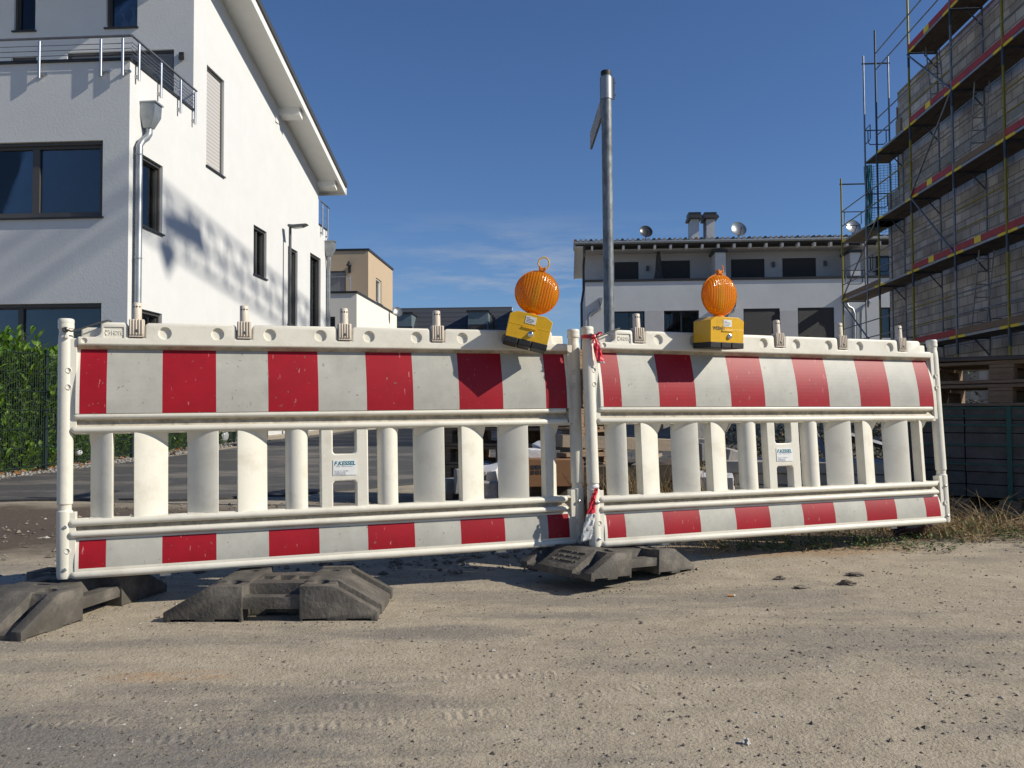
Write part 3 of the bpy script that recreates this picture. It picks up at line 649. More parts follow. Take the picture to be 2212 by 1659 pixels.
        q.add([(u0, -bw, v1), (u1, -bw, v1), (u1, -wv(1), v1), (u0, -wv(1), v1)], [(0, 3, 2, 1)], 0)
        q.add([(u0, -bw, v0), (u1, -bw, v0), (u1, -wv(0), v0), (u0, -wv(0), v0)], [(0, 1, 2, 3)], 0)
        return q.build(name, ['hdpe', 'film_red', 'film_white'], root, smooth=40)
    up_prof = lambda t: -.004 + .036*math.cos(max(0, (t-.10))*1.60) if t > .10 else .032
    dv = (.828-.588)/14
    panel('striped_panel', .588, .828, up_prof, sv0=.593, sv1=.824)
    lo_prof = lambda t: .004 + .020*math.cos((t-.15)*1.5)
    panel('striped_panel', .026, .142, lo_prof, sv0=.036, sv1=.134)
    # dirty recess strips
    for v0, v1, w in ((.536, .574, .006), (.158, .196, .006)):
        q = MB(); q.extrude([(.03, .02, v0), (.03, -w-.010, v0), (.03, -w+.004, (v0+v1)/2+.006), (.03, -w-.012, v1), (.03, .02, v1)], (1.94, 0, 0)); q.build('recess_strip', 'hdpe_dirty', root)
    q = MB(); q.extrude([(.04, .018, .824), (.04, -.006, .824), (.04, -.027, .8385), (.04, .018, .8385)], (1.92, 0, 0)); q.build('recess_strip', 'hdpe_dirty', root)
    # rails
    for v, w, r, a, b in ((.5785, .021, .0115, .028, 1.948), (.5300, .018, .0130, .020, 1.955), (.1975, .018, .0130, .016, 1.945), (.1570, .022, .0120, .016, 1.945), (.0125, .016, .0150, .022, 1.985)):
        q = MB(); cyl_u(q, a, b, v, w, r); q.box((a+.006, -.004, v-r*.8), (b-.006, .022, v+r*.8)); q.build('rail', 'hdpe', root, smooth=50)
    # cross bars between the slats and rails
    for a, b in ((.028, .080), (.158, .229), (.344, .412), (.523, .591), (.703, .771), (.856, 1.133), (1.214, 1.282), (1.402, 1.475), (1.584, 1.648), (1.769, 1.845), (1.915, 1.972)):
        for z0, z1 in ((.514, .5275), (.1995, .2115)):
            q = MB(); q.box((a+.0005, -.019, z0), (b-.0005, .0235, z1)); q.build('crossbar', 'hdpe', root, bevel=.003, segs=1)
    def caps(q, a, b):
        q.extrude([(a-.001, -.0215, .5285), (a-.001, .0285, .5285), (a-.001, .0285, .470), (a-.001, .010, .488), (a-.001, -.010, .514)], (b-a+.002, 0, 0))
        q.extrude([(a-.001, -.0215, .1985), (a-.001, -.012, .211), (a-.001, .0285, .214), (a-.001, .0285, .1985)], (b-a+.002, 0, 0))
    # slats: quarter-round shells that curl back from the narrow slot
    for a, b, sgn in SLATS:
        q = MB(); n = 12; pts = []
        for i in range(n+1):
            t = i/n; uu = b+(a-b)*t if sgn < 0 else a+(b-a)*t
            wv_ = .024-.050*t**1.75
            pts.append((uu, -wv_))
        pts += [(pts[-1][0], .030), (pts[0][0], .030)]
        q.extrude([(u, y, .196) for u, y in pts], (0, 0, .336)); caps(q, a, b); q.build('slat', 'hdpe', root, smooth=30, bevel=.0025)
    for a, b in ((.771, .856), (1.133, 1.214)):
        q = MB(); c = (a+b)/2; r = (b-a)/2; pts = [(c-r*math.cos(math.pi*i/14), -(-.012+.036*math.sin(math.pi*i/14))) for i in range(15)]+[(b, .030), (a, .030)]
        q.extrude([(u, y, .196) for u, y in pts], (0, 0, .336)); caps(q, a, b); q.build('slat', 'hdpe', root, smooth=30, bevel=.0025)
    # H shaped hand grip plate
    q = MB()
    q.extrude([(.902, -.020, .199), (.950, -.020, .199), (.950, -.020, .302), (.957, -.020, .311), (1.034, -.020, .311), (1.041, -.020, .302), (1.041, -.020, .199), (1.089, -.020, .199), (1.089, -.020, .512), (1.083, -.020, .520), (1.041, -.020, .520), (1.041, -.020, .426), (1.034, -.020, .418), (.957, -.020, .418), (.950, -.020, .426), (.950, -.020, .520), (.908, -.020, .520), (.902, -.020, .512)], (0, .046, 0))
    hp = q.build('grip_plate', 'hdpe', root, bevel=.007, segs=3)
    q = MB(); q.box((.950, -.0222, .334), (1.042, -.0205, .394)); st = q.build('sticker', 'label', hp)
    q = MB(); vs, fs = text_verts('F.KESSEL', .0215, .0007, .18); wd = max(v.x for v in vs)
    q.add([(.9535+v.x*(.0840/wd), -.0228, .3735+v.y*1.0) for v in vs], fs, 0)
    for i, (tx, sz, yy, xx, wdt) in enumerate((('GmbH    Bauunternehmen', .0055, .3665, .961, .066), ('Tel. 0 21 31 / 2 69 80-0', .0072, .3480, .9545, .055), ('info@f-kessel.de', .0072, .3415, .9545, .044), ('www.f-kessel.de', .0072, .3357, .9545, .044))):
        vs, fs = text_verts(tx, sz); w_ = max(v.x for v in vs)
        q.add([(xx+v.x*wdt/w_, -.0228, yy+v.y) for v in vs], fs, 1)
    q.build('lettering', ['teal', 'ink_blue'], st, smooth=0, fix=False)
    # wire bail on the left end
    q = MB()
    q.tube([(.004, -.030, .893), (.020, -.036, .885), (.034, -.036, .887), (.120, -.034, .921), (.141, -.030, .928), (.150, -.016, .927), (.146, .0, .922), (.115, .018, .906), (.035, .026, .879), (.004, .03, .888)], .0032, 8)
    q.lathe([(.010, 0), (.011, .005), (.006, .008), (.004, .005)], (.002, -.026, .891), (0, -1, 0), 12)
    q.build('wire_bail', 'wire', root)
    q = MB(); q.lathe([(.008, 0), (.008, .010), (.005, .013)], (.006, -.024, .866), (0, -1, 0), 10); q.build('moulded_peg', 'hdpe', root)
    for u in (.33, 1.64): q = MB(); q.box((u-.012, -.012, -.012), (u+.025, .012, .004)); q.build('moulded_foot', 'hdpe', root)
    return root
B1 = make_barrier('nearer red and white plastic barrier carrying the tilted amber lamp on its right end', STUBS)
B1.matrix_world = barrier_pose(-1.6035, 3.124, -.5794, 19.2, .48, 1.46)
B2 = copy_tree(B1)
B2['label'] = 'farther red and white plastic barrier with red tape on its post, carrying the upright lamp'
B2.matrix_world = barrier_pose(.3465, 3.6651, -.5584, 22.47, -.01, 3.66)

# ================================================================== BASE PLATES
def make_plate():
    m = MB()
    for s_ in (-1, 1):
        def prof(pts): return [(s_*x, z) for x, z in pts]
        rib = prof([(.39, 0), (.39, .034), (.225, .120), (.105, .120), (.105, 0)])
        groove = prof([(.385, .004), (.385, .020), (.250, .045), (.222, .116), (.106, .116), (.106, .004)])
        for y0, y1, pf in ((-.20, -.162, rib), (-.162, -.098, groove), (-.098, .098, rib), (.098, .162, groove), (.162, .20, rib)):
            m.extrude([(x, y0, z) for x, z in pf], (0, y1-y0, 0))
    m.box((-.107, -.192, .042), (.107, -.140, .082)); m.box((-.107, .140, .042), (.107, .192, .082))
    m.box((-.107, -.105, .004), (.107, .105, .113))
    o = m.build('base_plate', 'recyc', smooth=30)
    c = MB()
    for s_ in (-1, 1):
        for y in (-.11, .11): c.cyl((s_*.165, y, .035), (s_*.165, y, .2), .030, n=18)
    c.box((-.030, -.045, .02), (.030, .045, .2)); c.box((-.09, -.03, .06), (-.045, .03, .2)); c.box((.045, -.03, .06), (.09, .03, .2))
    for k in range(-2, 3): c.box((k*.16-.045, -.22, -.01), (k*.16+.045, .22, .010))
    co = c.build('cutter', 'recyc')
    bo = o.modifiers.new('cut', 'BOOLEAN'); bo.operation = 'DIFFERENCE'; bo.object = co; bo.solver = 'EXACT'; bo.use_self = True
    bv = o.modifiers.new('bevel', 'BEVEL'); bv.width = .006; bv.segments = 2; bv.limit_method = 'ANGLE'; bv.angle_limit = R(40)
    dg = bpy.context.evaluated_depsgraph_get(); nm = bpy.data.meshes.new_from_object(o.evaluated_get(dg))
    o.modifiers.clear(); o.data = nm; bpy.data.objects.remove(co)
    for p_ in nm.polygons: p_.use_smooth = True
    nm.set_sharp_from_angle(angle=R(30))
    return o
def place(o, loc, rz=0, rx=0, ry=0): o.location = loc; o.rotation_euler = (rx, ry, rz)
PL = make_plate(); PG = 'grey recycled plastic base plates'
tag(PL, 'grey plastic base plate lying free in front of the nearer barrier', 'base plate', PG)
place(PL, (-.825, 3.17, gz(-.8, 3.17)-.002), R(0.5)); PL.scale = (.93, 1, 1)
p2 = PL.copy(); p2.scale = (1, 1, 1); COL.objects.link(p2); tag(p2, 'grey plastic base plate at the left picture edge carrying the left barrier post', 'base plate', PG)
place(p2, (-1.650, 3.14, gz(-1.65, 3.13)-.004), R(79))
p3 = PL.copy(); COL.objects.link(p3); tag(p3, 'tilted grey plastic base plate under the joint of the two barriers', 'base plate', PG)
place(p3, (.405, 3.716, .040), R(40), R(0), R(3.0)); p3.scale = (.80, 1.04, .84)
mk = MB(); rk = random.Random(4)
for r_ in range(3):                                     # worn raised marks on the sloping end
    y = -.072
    while y < .062:
        w_ = rk.uniform(.005, .010); x = -.262-.034*r_; z = .034+(x+.39)/.165*.086
        mk.box((x-.006, y, z-.002), (x+.006, y+w_, z+.0042)); y += w_+rk.choice((.003, .003, .010))
mk.build('embossed_marks', 'recyc', p3, smooth=0)

# ================================================================== WARNING LAMPS
def make_lamp(root, handle):
    b = MB()
    prof = [(-.088, .024), (.088, .024), (.090, .120), (.060, .136), (-.060, .136), (-.090, .120)]
    b.extrude([(x, -.062, z) for x, z in prof], (0, .124, 0))
    b.box((-.0885, -.0628, .080), (.0885, .0628, .083)); b.box((-.030, -.066, .072), (.030, -.060, .0785))
    body = b.build('battery_box', 'yellow', root, bevel=.010, segs=3)
    q = MB()
    for x0, x1 in ((-.090, -.034), (-.031, .022), (.025, .090)): q.box((x0, -.064, 0), (x1, .064, .026))
    q.build('rubber_base', 'black', root, bevel=.003)
    q = MB(); q.lathe([(.012, 0), (.012, .003), (.0095, .004), (.0095, .008), (.005, .011)], (.012, -.062, .052), (0, -1, 0), 16); q.build('lock_bolt', 'chrome', body)
    q = MB(); q.box((-.022, -.0635, .094), (.022, -.0620, .124)); lb = q.build('label_plate', 'label', body)
    q = MB()
    for i, (x0, x1) in enumerate(((-.018, -.004), (-.018, .012), (-.018, .015), (-.018, .008))): q.box((x0, -.0642, .117-i*.006), (x1, -.0636, .1185-i*.006))
    q.build('printed_line', 'ink', lb)
    q = MB(); q.lathe([(.020, 0), (.024, .003), (.024, .010), (.019, .013)], (0, 0, .136), (0, 0, 1), 20); q.lathe([(.028, .001), (.028, .006)], (0, 0, .135), (0, 0, 1), 20)
    q.build('lens_socket', 'amber_solid', root)
    c = Vector((0, 0, .238)); r = .0905; prof = []
    for i in range(13):
        a = math.pi*i/12; prof.append((max(.002, r*math.sin(a)**.62), -.040*math.cos(a)))
    q = MB(); q.lathe(prof, c, (0, 1, 0), 48); ln = q.build('amber_lens', 'amber', root, smooth=60)
    q = MB(); q.lathe([(r-.004, -.004), (r+.003, -.004), (r+.003, .004), (r-.004, .004)], c, (0, 1, 0), 48); q.build('lens_rim', 'amber_solid', ln)
    q = MB(); q.lathe([(.006, -.075), (.014, -.06), (.018, -.01), (.012, .04), (.004, .062)], c, (0, 0, 1), 12); q.build('bulb_reflector', 'chrome', ln)
    q = MB(); q.box((-.013, -.010, .331), (.013, .010, .346))
    for x in (-.011, .011): q.box((x-.004, -.012, .338), (x+.004, .012, .350))
    q.build('handle_lug', 'amber_solid', root, bevel=.002)
    q = MB()
    if handle == 'ring':
        q.tube([(.000+.0235*math.sin(2*math.pi*i/20)*(1+.1*math.cos(2*math.pi*i/20)), 0, .368-.024*math.cos(2*math.pi*i/20)) for i in range(20)], .0030, 8, closed=True)
        q.build('carrying_handle', 'yellow', root)
    else:
        q.tube([(.014, 0, .340), (.018, 0, .352), (.018, 0, .364), (.013, 0, .372)], .0028, 8)
        q.build('carrying_handle', 'amber_solid', root)
    q = MB(); q.cyl((0, .062, .07), (0, .085, .07), .012, n=12); q.build('mounting_stud', 'steel', root)
    return body
LG = 'amber warning lamps on the barriers'
l1 = thing('warning_lamp', 'amber warning lamp leaning to the right with ring handle and yellow battery box', 'warning lamp', group=LG)
make_lamp(l1, 'ring')
l2 = thing('warning_lamp', 'upright amber warning lamp with broken handle, stencilled letters on its yellow box', 'warning lamp', group=LG)
bd = make_lamp(l2, 'hook')
q = MB(); vs, fs = text_verts('WEBAU', .022, .0004); wd = max(v.x for v in vs)
q.add([(-.078+v.x*(.062/wd), -.0628, .078+v.y) for v in vs], fs); q.box((-.012, -.0632, .0775), (.024, -.0625, .0788)); q.build('stencil_lettering', 'ink', bd, smooth=0, fix=False)
def lamp_pose(o, B, u, v, w, yaw, roll, pitch=0):
    p = B @ Vector((u, -w, v))
    M = Matrix.Translation(p) @ Matrix.Rotation(yaw, 4, 'Z') @ Matrix.Rotation(roll, 4, 'Y') @ Matrix.Rotation(pitch, 4, 'X')
    o.matrix_world = M
lamp_pose(l1, B1.matrix_world, 1.730, .840, .105, R(2), R(13.5), R(-2))
lamp_pose(l2, B2.matrix_world, .595, .840, .105, R(24), R(0.5), R(2))

# ================================================================== BARRIER TAPE
def ribbon(name, path, width, side, mats, matf, parent=None, crumple=.004, seed=0):
    m = MB(); n = len(path); cols_ = 6; rnd = random.Random(seed)
    for i, p in enumerate(path):
        p = Vector(p); wd = width[i] if isinstance(width, (list, tuple)) else width
        for j in range(cols_):
            t = j/(cols_-1)-.5
            off = Vector(side)*(t*wd) + Vector((rnd.uniform(-1, 1), rnd.uniform(-1, 1), rnd.uniform(-1, 1)))*crumple
            off.y += math.sin(j*2.1+i*.9)*crumple*1.5
            m.v.append(tuple(p+off))
    for i in range(n-1):
        for j in range(cols_-1): m.f.append((i*cols_+j, i*cols_+j+1, (i+1)*cols_+j+1, (i+1)*cols_+j)); m.m.append(matf(i/(n-1)))
    o = m.build(name, mats, parent, smooth=60, fix=False)
    sl = o.modifiers.new('thickness', 'SOLIDIFY'); sl.thickness = .0006
    return o
BM2 = B2.matrix_world
def lerp_path(pts, n):
    out = []
    for k in range(len(pts)-1):
        a, b = Vector(pts[k]), Vector(pts[k+1])
        for i in range(n): out.append(a.lerp(b, i/n))
    out.append(Vector(pts[-1])); return out
tp = thing('barrier_tape', 'red and white tape knotted round the top of the farther barrier post', 'barrier tape', group='scraps of red and white tape', loc=BM2 @ Vector((0, 0, .89)))
tp.matrix_world = Matrix.Translation(BM2 @ Vector((0, 0, .89)))
q = MB(); q.lathe([(.0262, -.010), (.0275, -.004), (.0272, .004), (.0262, .010)], (0, 0, 0), BM2.to_3x3() @ Vector((.12, 0, 1)), 20); q.build('wound_band', 'tape_red', tp)
ribbon('hanging_tail', lerp_path([(.020, -.028, .0), (.034, -.034, -.03), (.043, -.036, -.075), (.053, -.036, -.115)], 5), [.012+.020*min(1, i/8) for i in range(16)], (1, .2, 0), ['tape_red', 'tape_white'], lambda t: 1 if t > .9 else 0, tp, .0025, 3)
ribbon('hanging_tail', lerp_path([(.030, -.026, .004), (.050, -.028, .016), (.058, -.028, .010)], 4), .012, (.3, .2, 1), ['tape_red'], lambda t: 0, tp, .002, 4)
q = MB(); q.blob((.022, -.030, -.002), .011, 0, 5, .4, sub=2); q.build('knot', 'tape_red', tp)
tp2 = thing('barrier_tape', 'long scrap of tape tied low on the farther barrier post, red above and white below', 'barrier tape', group='scraps of red and white tape')
tp2.matrix_world = Matrix.Translation(BM2 @ Vector((0, 0, .252)))
q = MB(); q.lathe([(.0240, -.008), (.0262, 0), (.0240, .008)], (0, 0, 0), BM2.to_3x3() @ Vector((-.25, 0, 1)), 20); q.build('wound_band', 'tape_white', tp2)
ribbon('hanging_tail', lerp_path([(.012, -.034, .0), (-.004, -.040, -.05), (-.012, -.042, -.10), (-.022, -.040, -.16), (-.036, -.038, -.222)], 6), [.012+.034*min(1, i/18) for i in range(25)], (1, .25, .12), ['tape_red', 'tape_white'], lambda t: 1 if t > .52 else 0, tp2, .003, 8)

# ================================================================== WALL HELPER
def wall(mb, Fc, us, topf, holes, depth=.14, mat=0, z0=-.3, thick=None):
    """a facade with real openings. us=(u0,u1[,extra cuts]); holes: (u0,u1,z0,z1)"""
    cu = sorted(set([round(u, 4) for u in us]+[round(x, 4) for h in holes for x in h[:2]]))
    cz = sorted(set([round(x, 4) for h in holes for x in h[2:4]]))
    for a, b in zip(cu[:-1], cu[1:]):
        ta, tb = topf(a+1e-4), topf(b-1e-4)
        zs = [z0]+[z for z in cz if z < min(ta, tb)-.01]
        for i, z in enumerate(zs):
            last = i == len(zs)-1
            zz = None if last else zs[i+1]
            mid = (z+(zz if zz is not None else min(ta, tb)))/2
            if any(h[0]-1e-3 < (a+b)/2 < h[1]+1e-3 and h[2]-1e-3 < mid < h[3]+1e-3 for h in holes): continue
            mb.add([Fc.pt(a, z), Fc.pt(b, z), Fc.pt(b, tb if last else zz), Fc.pt(a, ta if last else zz)], [(0, 1, 2, 3)], mat)
    for h in holes:
        a, b, c, d = h[:4]
        P = [(a, c), (b, c), (b, d), (a, d)]
        for i in range(4):
            p, q = P[i], P[(i+1) % 4]
            mb.add([Fc.pt(*p), Fc.pt(*q), Fc.pt(q[0], q[1], -depth), Fc.pt(p[0], p[1], -depth)], [(0, 1, 2, 3)], mat)
def window(parent, Fc, h, depth=.14, mull=(), fw=.07, sill=True, back='room', shutter=None, backoff=.30, sill_out=.045, framemat='frame', trans=()):
    a, b, c, d = h[:4]
    m = MB(); w0, w1 = -depth-.02, -depth+.045
    e = .001
    m.fbox(Fc, a-.03, a+fw, c-.03, d+.03, w0, w1); m.fbox(Fc, b-fw, b+.03, c-.03, d+.03, w0, w1)
    m.fbox(Fc, a+fw, b-fw, d-fw, d+.03, w0, w1-e); m.fbox(Fc, a+fw, b-fw, c-.03, c+fw, w0, w1-e)
    for t in mull: u = a+(b-a)*t; m.fbox(Fc, u-fw*.6, u+fw*.6, c+fw, d-fw, w0, w1-2*e)
    for t in trans: z = c+(d-c)*t; m.fbox(Fc, a+fw, b-fw, z-fw*.5, z+fw*.5, w0, w1-3*e)
    # shutter guide rail lining the reveal
    m.fbox(Fc, a+.001, a+.045, c+.001, d-.001, w1+.001, w1+.05); m.fbox(Fc, b-.045, b-.001, c+.001, d-.001, w1+.001, w1+.05); m.fbox(Fc, a+.046, b-.046, d-.06, d-.001, w1+.001, w1+.05)
    fr = m.build('window', framemat, parent, smooth=0)
    if shutter:
        m = MB(); m.fbox(Fc, a+.046, b-.046, c+.002, d-.061, w1+.006, w1+.03); m.build('roller_shutter', shutter, fr, smooth=0)
    else:
        m = MB(); m.fbox(Fc, a+fw*.9, b-fw*.9, c+fw*.9, d-fw*.9, -depth-.005, -depth+.003); m.build('pane', 'glass', fr, smooth=0)
        m = MB(); m.fbox(Fc, a-.05, b+.05, c-.05, d+.05, -depth-backoff-.02, -depth-backoff)
        for (p, q_, r_, s_) in ((a-.06, a-.031, c-.06, d+.06), (b+.031, b+.06, c-.06, d+.06), (a-.06, b+.06, c-.062, c-.031), (a-.06, b+.06, d+.031, d+.062)):
            m.fbox(Fc, p, q_, r_, s_, -depth-backoff-.001, w0-.001)
        m.build('window_backing', back, fr, smooth=0)  # backing behind the pane; the dark variant paints in an unlit room
    if sill:
        m = MB(); m.fbox(Fc, a-.03, b+.03, c-.035, c-.004, -depth+.02, sill_out); m.build('sill', 'anthracite', fr, smooth=0)
    return fr

# ================================================================== WHITE HOUSE (left)
YC = 15.5; XC = (273-1106)/F*YC
SIDE = Facade((XC, YC), AX, BX)                 # bright wall along the street
FRONT = Facade((XC, YC), BX, -AX)               # two-storey front
S_UP = SIDE.uv(418, 150)[0]
UPF = Facade(tuple((SIDE.pt(S_UP, 0))[:2]), BX, -AX)   # set-back top storey
zpar = FRONT.uv(270, 131)[1]
s_end = SIDE.uv(688, 500)[0]; s_rear = SIDE.uv(706, 520)[0]
ra = SIDE.uv(480, 0); rb = SIDE.uv(687, 391); slope = (rb[1]-ra[1])/(rb[0]-ra[0])
roofz = lambda u: ra[1]+slope*(u-ra[0])
house = thing('white_house', 'large white rendered house with sloping roof, roof terrace and dark windows on the left', 'house', loc=SIDE.pt(0, 0, 0))
house.matrix_world = Matrix.Identity(4)
def rect(Fc, xl, xr, yt, yb, yt2=None):
    """opening from pixel edges: left/right x, top/bottom y measured at the left edge"""
    u0 = Fc.uv(xl, yt)[0]; u1 = Fc.uv(xr, yt)[0]; zt = Fc.uv(xl, yt)[1]; zb = Fc.uv(xl, yb)[1]
    return (min(u0, u1), max(u0, u1), zb, zt)
hs = {'W1': rect(SIDE, 298, 352, 327, 483), 'S1': rect(SIDE, 447, 484.5, 139, 357), 'W2': rect(SIDE, 548, 576, 484.5, 591), 'W3': rect(SIDE, 622, 643, 531, 699), 'W4': rect(SIDE, 670, 688, 545, 722), 'W0': rect(SIDE, 305, 350, 667, 740)}
hs['W4'] = (hs['W4'][0], s_end+.25, hs['W4'][2], hs['W4'][3])
m = MB()
zrear = SIDE.uv(697, 492)[1]
def side_top(u):
    if u < S_UP: return zpar
    if u < s_end: return roofz(u)-.02
    return zrear
wall(m, SIDE, (0, S_UP, s_end, s_rear), side_top, list(hs.values()), .15)
wf = {'B': rect(FRONT, -60, 222.5, 310, 473), 'G': rect(FRONT, -60, 219, 658, 780)}
wf['B'] = (wf['B'][0], wf['B'][1], wf['B'][2], wf['B'][3])
wall(m, FRONT, (-9, 0), lambda u: zpar, list(wf.values()), .15)
ztop = roofz(S_UP)
wu = {'U1': rect(UPF, 32, 78, -70, 67), 'U2': rect(UPF, 230.5, 298, -80, 60), 'D': rect(UPF, 145, 376, 114, 262), 'd': rect(UPF, 25, 79, 123, 200)}
wall(m, UPF, (-9, 0), lambda u: ztop, list(wu.values()), .15)
# terrace floor, far walls, rear terrace
zfl = zpar-1.0
m.add([FRONT.pt(-9, zfl, -.2), FRONT.pt(-.2, zfl, -.2), UPF.pt(-.2, zfl, 0), UPF.pt(-9, zfl, 0)], [(0, 1, 2, 3)])
m.add([FRONT.pt(-9, zpar, 0), FRONT.pt(0, zpar, 0), FRONT.pt(-.2, zpar, -.2), FRONT.pt(-9, zpar, -.2)], [(0, 1, 2, 3)])
m.add([SIDE.pt(0, zpar), SIDE.pt(S_UP, zpar), SIDE.pt(S_UP, zpar, -.2), SIDE.pt(.2, zpar, -.2)], [(0, 1, 2, 3)])
m.add([FRONT.pt(-9, zfl, -.2), FRONT.pt(-.2, zfl, -.2), FRONT.pt(-.2, zpar, -.2), FRONT.pt(-9, zpar, -.2)], [(0, 1, 2, 3)])
m.add([SIDE.pt(.2, zfl, -.2), SIDE.pt(S_UP, zfl, -.2), SIDE.pt(S_UP, zpar, -.2), SIDE.pt(.2, zpar, -.2)], [(0, 1, 2, 3)])
m.add([SIDE.pt(s_rear, -.3), SIDE.pt(s_rear, -.3, -9), SIDE.pt(s_rear, zrear, -9), SIDE.pt(s_rear, zrear)], [(0, 1, 2, 3)])
m.add([SIDE.pt(s_end, zrear-1), SIDE.pt(s_end, zrear-1, -9), SIDE.pt(s_end, roofz(s_end), -9), SIDE.pt(s_end, roofz(s_end))], [(0, 1, 2, 3)])
m.add([SIDE.pt(s_end, zrear), SIDE.pt(s_rear, zrear), SIDE.pt(s_rear, zrear, -9), SIDE.pt(s_end, zrear, -9)], [(0, 1, 2, 3)])
m.add([FRONT.pt(-9, -.3), FRONT.pt(-9, -.3, -s_rear), FRONT.pt(-9, 6, -s_rear), FRONT.pt(-9, ztop, -S_UP), FRONT.pt(-9, zpar, 0)], [(0, 1, 2, 3, 4)])
m.build('wall', 'plaster', house, smooth=0, fix=False)
# roof
m = MB(); u0r = S_UP-.9; u1r = s_end+.62
P = lambda u, dz, w: SIDE.pt(u, roofz(u)+dz, w)
def slab(m, ua, ub, d0, d1, w0, w1, mat):
    m.add([P(ua, d0, w0), P(ub, d0, w0), P(ub, d1, w0), P(ua, d1, w0), P(ua, d0, w1), P(ub, d0, w1), P(ub, d1, w1), P(ua, d1, w1)],
          [(0,1,2,3),(4,7,6,5),(0,4,5,1),(1,5,6,2),(2,6,7,3),(3,7,4,0)], mat)
slab(m, u0r, u1r, -.02, .10, -9.3, .66, 0)                # boarded soffit
slab(m, u0r, u1r+.02, -.06, .16, .661, .70, 0)            # white barge board
slab(m, u0r, u1r-.003, -.010, .16, -9.3, -.02, 0)
slab(m, u0r, u1r+.06, .161, .215, -9.3, .75, 1)           # verge trim
slab(m, u0r, u1r+.10, .216, .31, -9.3, .74, 2)            # tiles
slab(m, u1r+.021, u1r+.05, -.08, .16, -9.3, .73, 0)
m.build('roof', ['soffit', 'frame', 'roof'], house, smooth=0)
for (xl, dw) in ((602, .62), (686, .60)):
    u = SIDE.uv(xl, 300)[0]; m = MB()
    slab(m, u, u+.26, -.22, -.021, -.05, dw-.04, 0); m.build('purlin', 'soffit', house, smooth=0)
fr = window(house, SIDE, hs['W1'], .15, back='curtain', backoff=.05); window(house, SIDE, hs['S1'], .15, shutter='shutter_light'); window(house, SIDE, hs['W2'], .15, mull=(.5,), back='curtain')
window(house, SIDE, hs['W3'], .15, back='room'); window(house, SIDE, hs['W4'], .15, back='greenish', sill=False, fw=.05, backoff=.05); window(house, SIDE, hs['W0'], .15, back='curtain', sill=False)
window(house, FRONT, wf['B'], .15, mull=((FRONT.uv(70, 390)[0]-wf['B'][0])/(wf['B'][1]-wf['B'][0]),), fw=.11, back='curtain', backoff=.06)
window(house, FRONT, wf['G'], .15, back='greenish', fw=.08, mull=(.35,), backoff=.05)
window(house, UPF, wu['U1'], .15, back='room'); window(house, UPF, wu['U2'], .15, back='room', backoff=.6)
window(house, UPF, wu['D'], .15, shutter='shutter_grey', sill=False); window(house, UPF, wu['d'], .15, shutter='shutter_grey', sill=False)
# parapet capping
m = MB(); m.fbox(FRONT, -9, .03, zpar+.001, zpar+.05, -.24, .035); m.fbox(SIDE, .036, S_UP-.002, zpar+.002, zpar+.0495, -.24, .03); m.build('parapet_cap', 'anthracite', house, smooth=0)
m = MB(); m.fbox(SIDE, s_end+.01, s_rear+.03, zrear+.001, zrear+.04, -2, .03); m.build('parapet_cap', 'anthracite', house, smooth=0)
# railings
def railing(Fc, us, z, u_end0, u_end1, h, n_wires=3, first=False):
    m = MB(); ztop_ = z+h
    m.tube([Fc.pt(u_end0, ztop_, .07), Fc.pt(u_end1, ztop_, .07)], .024, 10); 
    for k in range(n_wires): m.tube([Fc.pt(u_end0, z+.10+(h-.18)*(k)/(n_wires-.4), .07), Fc.pt(u_end1, z+.10+(h-.18)*(k)/(n_wires-.4), .07)], .007, 6)
    m.build('handrail', 'grey_tube', house)
    for u in us:
        m = MB(); m.cyl(Fc.pt(u, z-.30, .07), Fc.pt(u, ztop_-.05, .07), .026, n=12); m.cyl(Fc.pt(u, ztop_-.05, .07), Fc.pt(u, ztop_, .07), .012, n=8)
        m.cyl(Fc.pt(u, z-.22, 0), Fc.pt(u, z-.22, .07), .035, .02, n=10); m.cyl(Fc.pt(u+.10, z-.20, -.005), Fc.pt(u+.10, z-.20, .03), .028, n=10); m.cyl(Fc.pt(u+.10, z-.20, .02), Fc.pt(u, z-.20, .07), .012, n=6)
        m.build('baluster', 'steel', house)
hR = FRONT.uv(270, 81)[1]-zpar
railing(FRONT, [FRONT.uv(x, 200)[0] for x in (89, 221.5)]+[-.10], zpar, -9, .07, hR)
railing(SIDE, [SIDE.uv(x, 230)[0] for x in (291.5, 340, 383)]+[S_UP-.06], zpar, -.07, S_UP, hR, 4)
railing(SIDE, [s_end+.2, s_rear-.15], zrear, s_end, s_rear+.05, .75, 3)
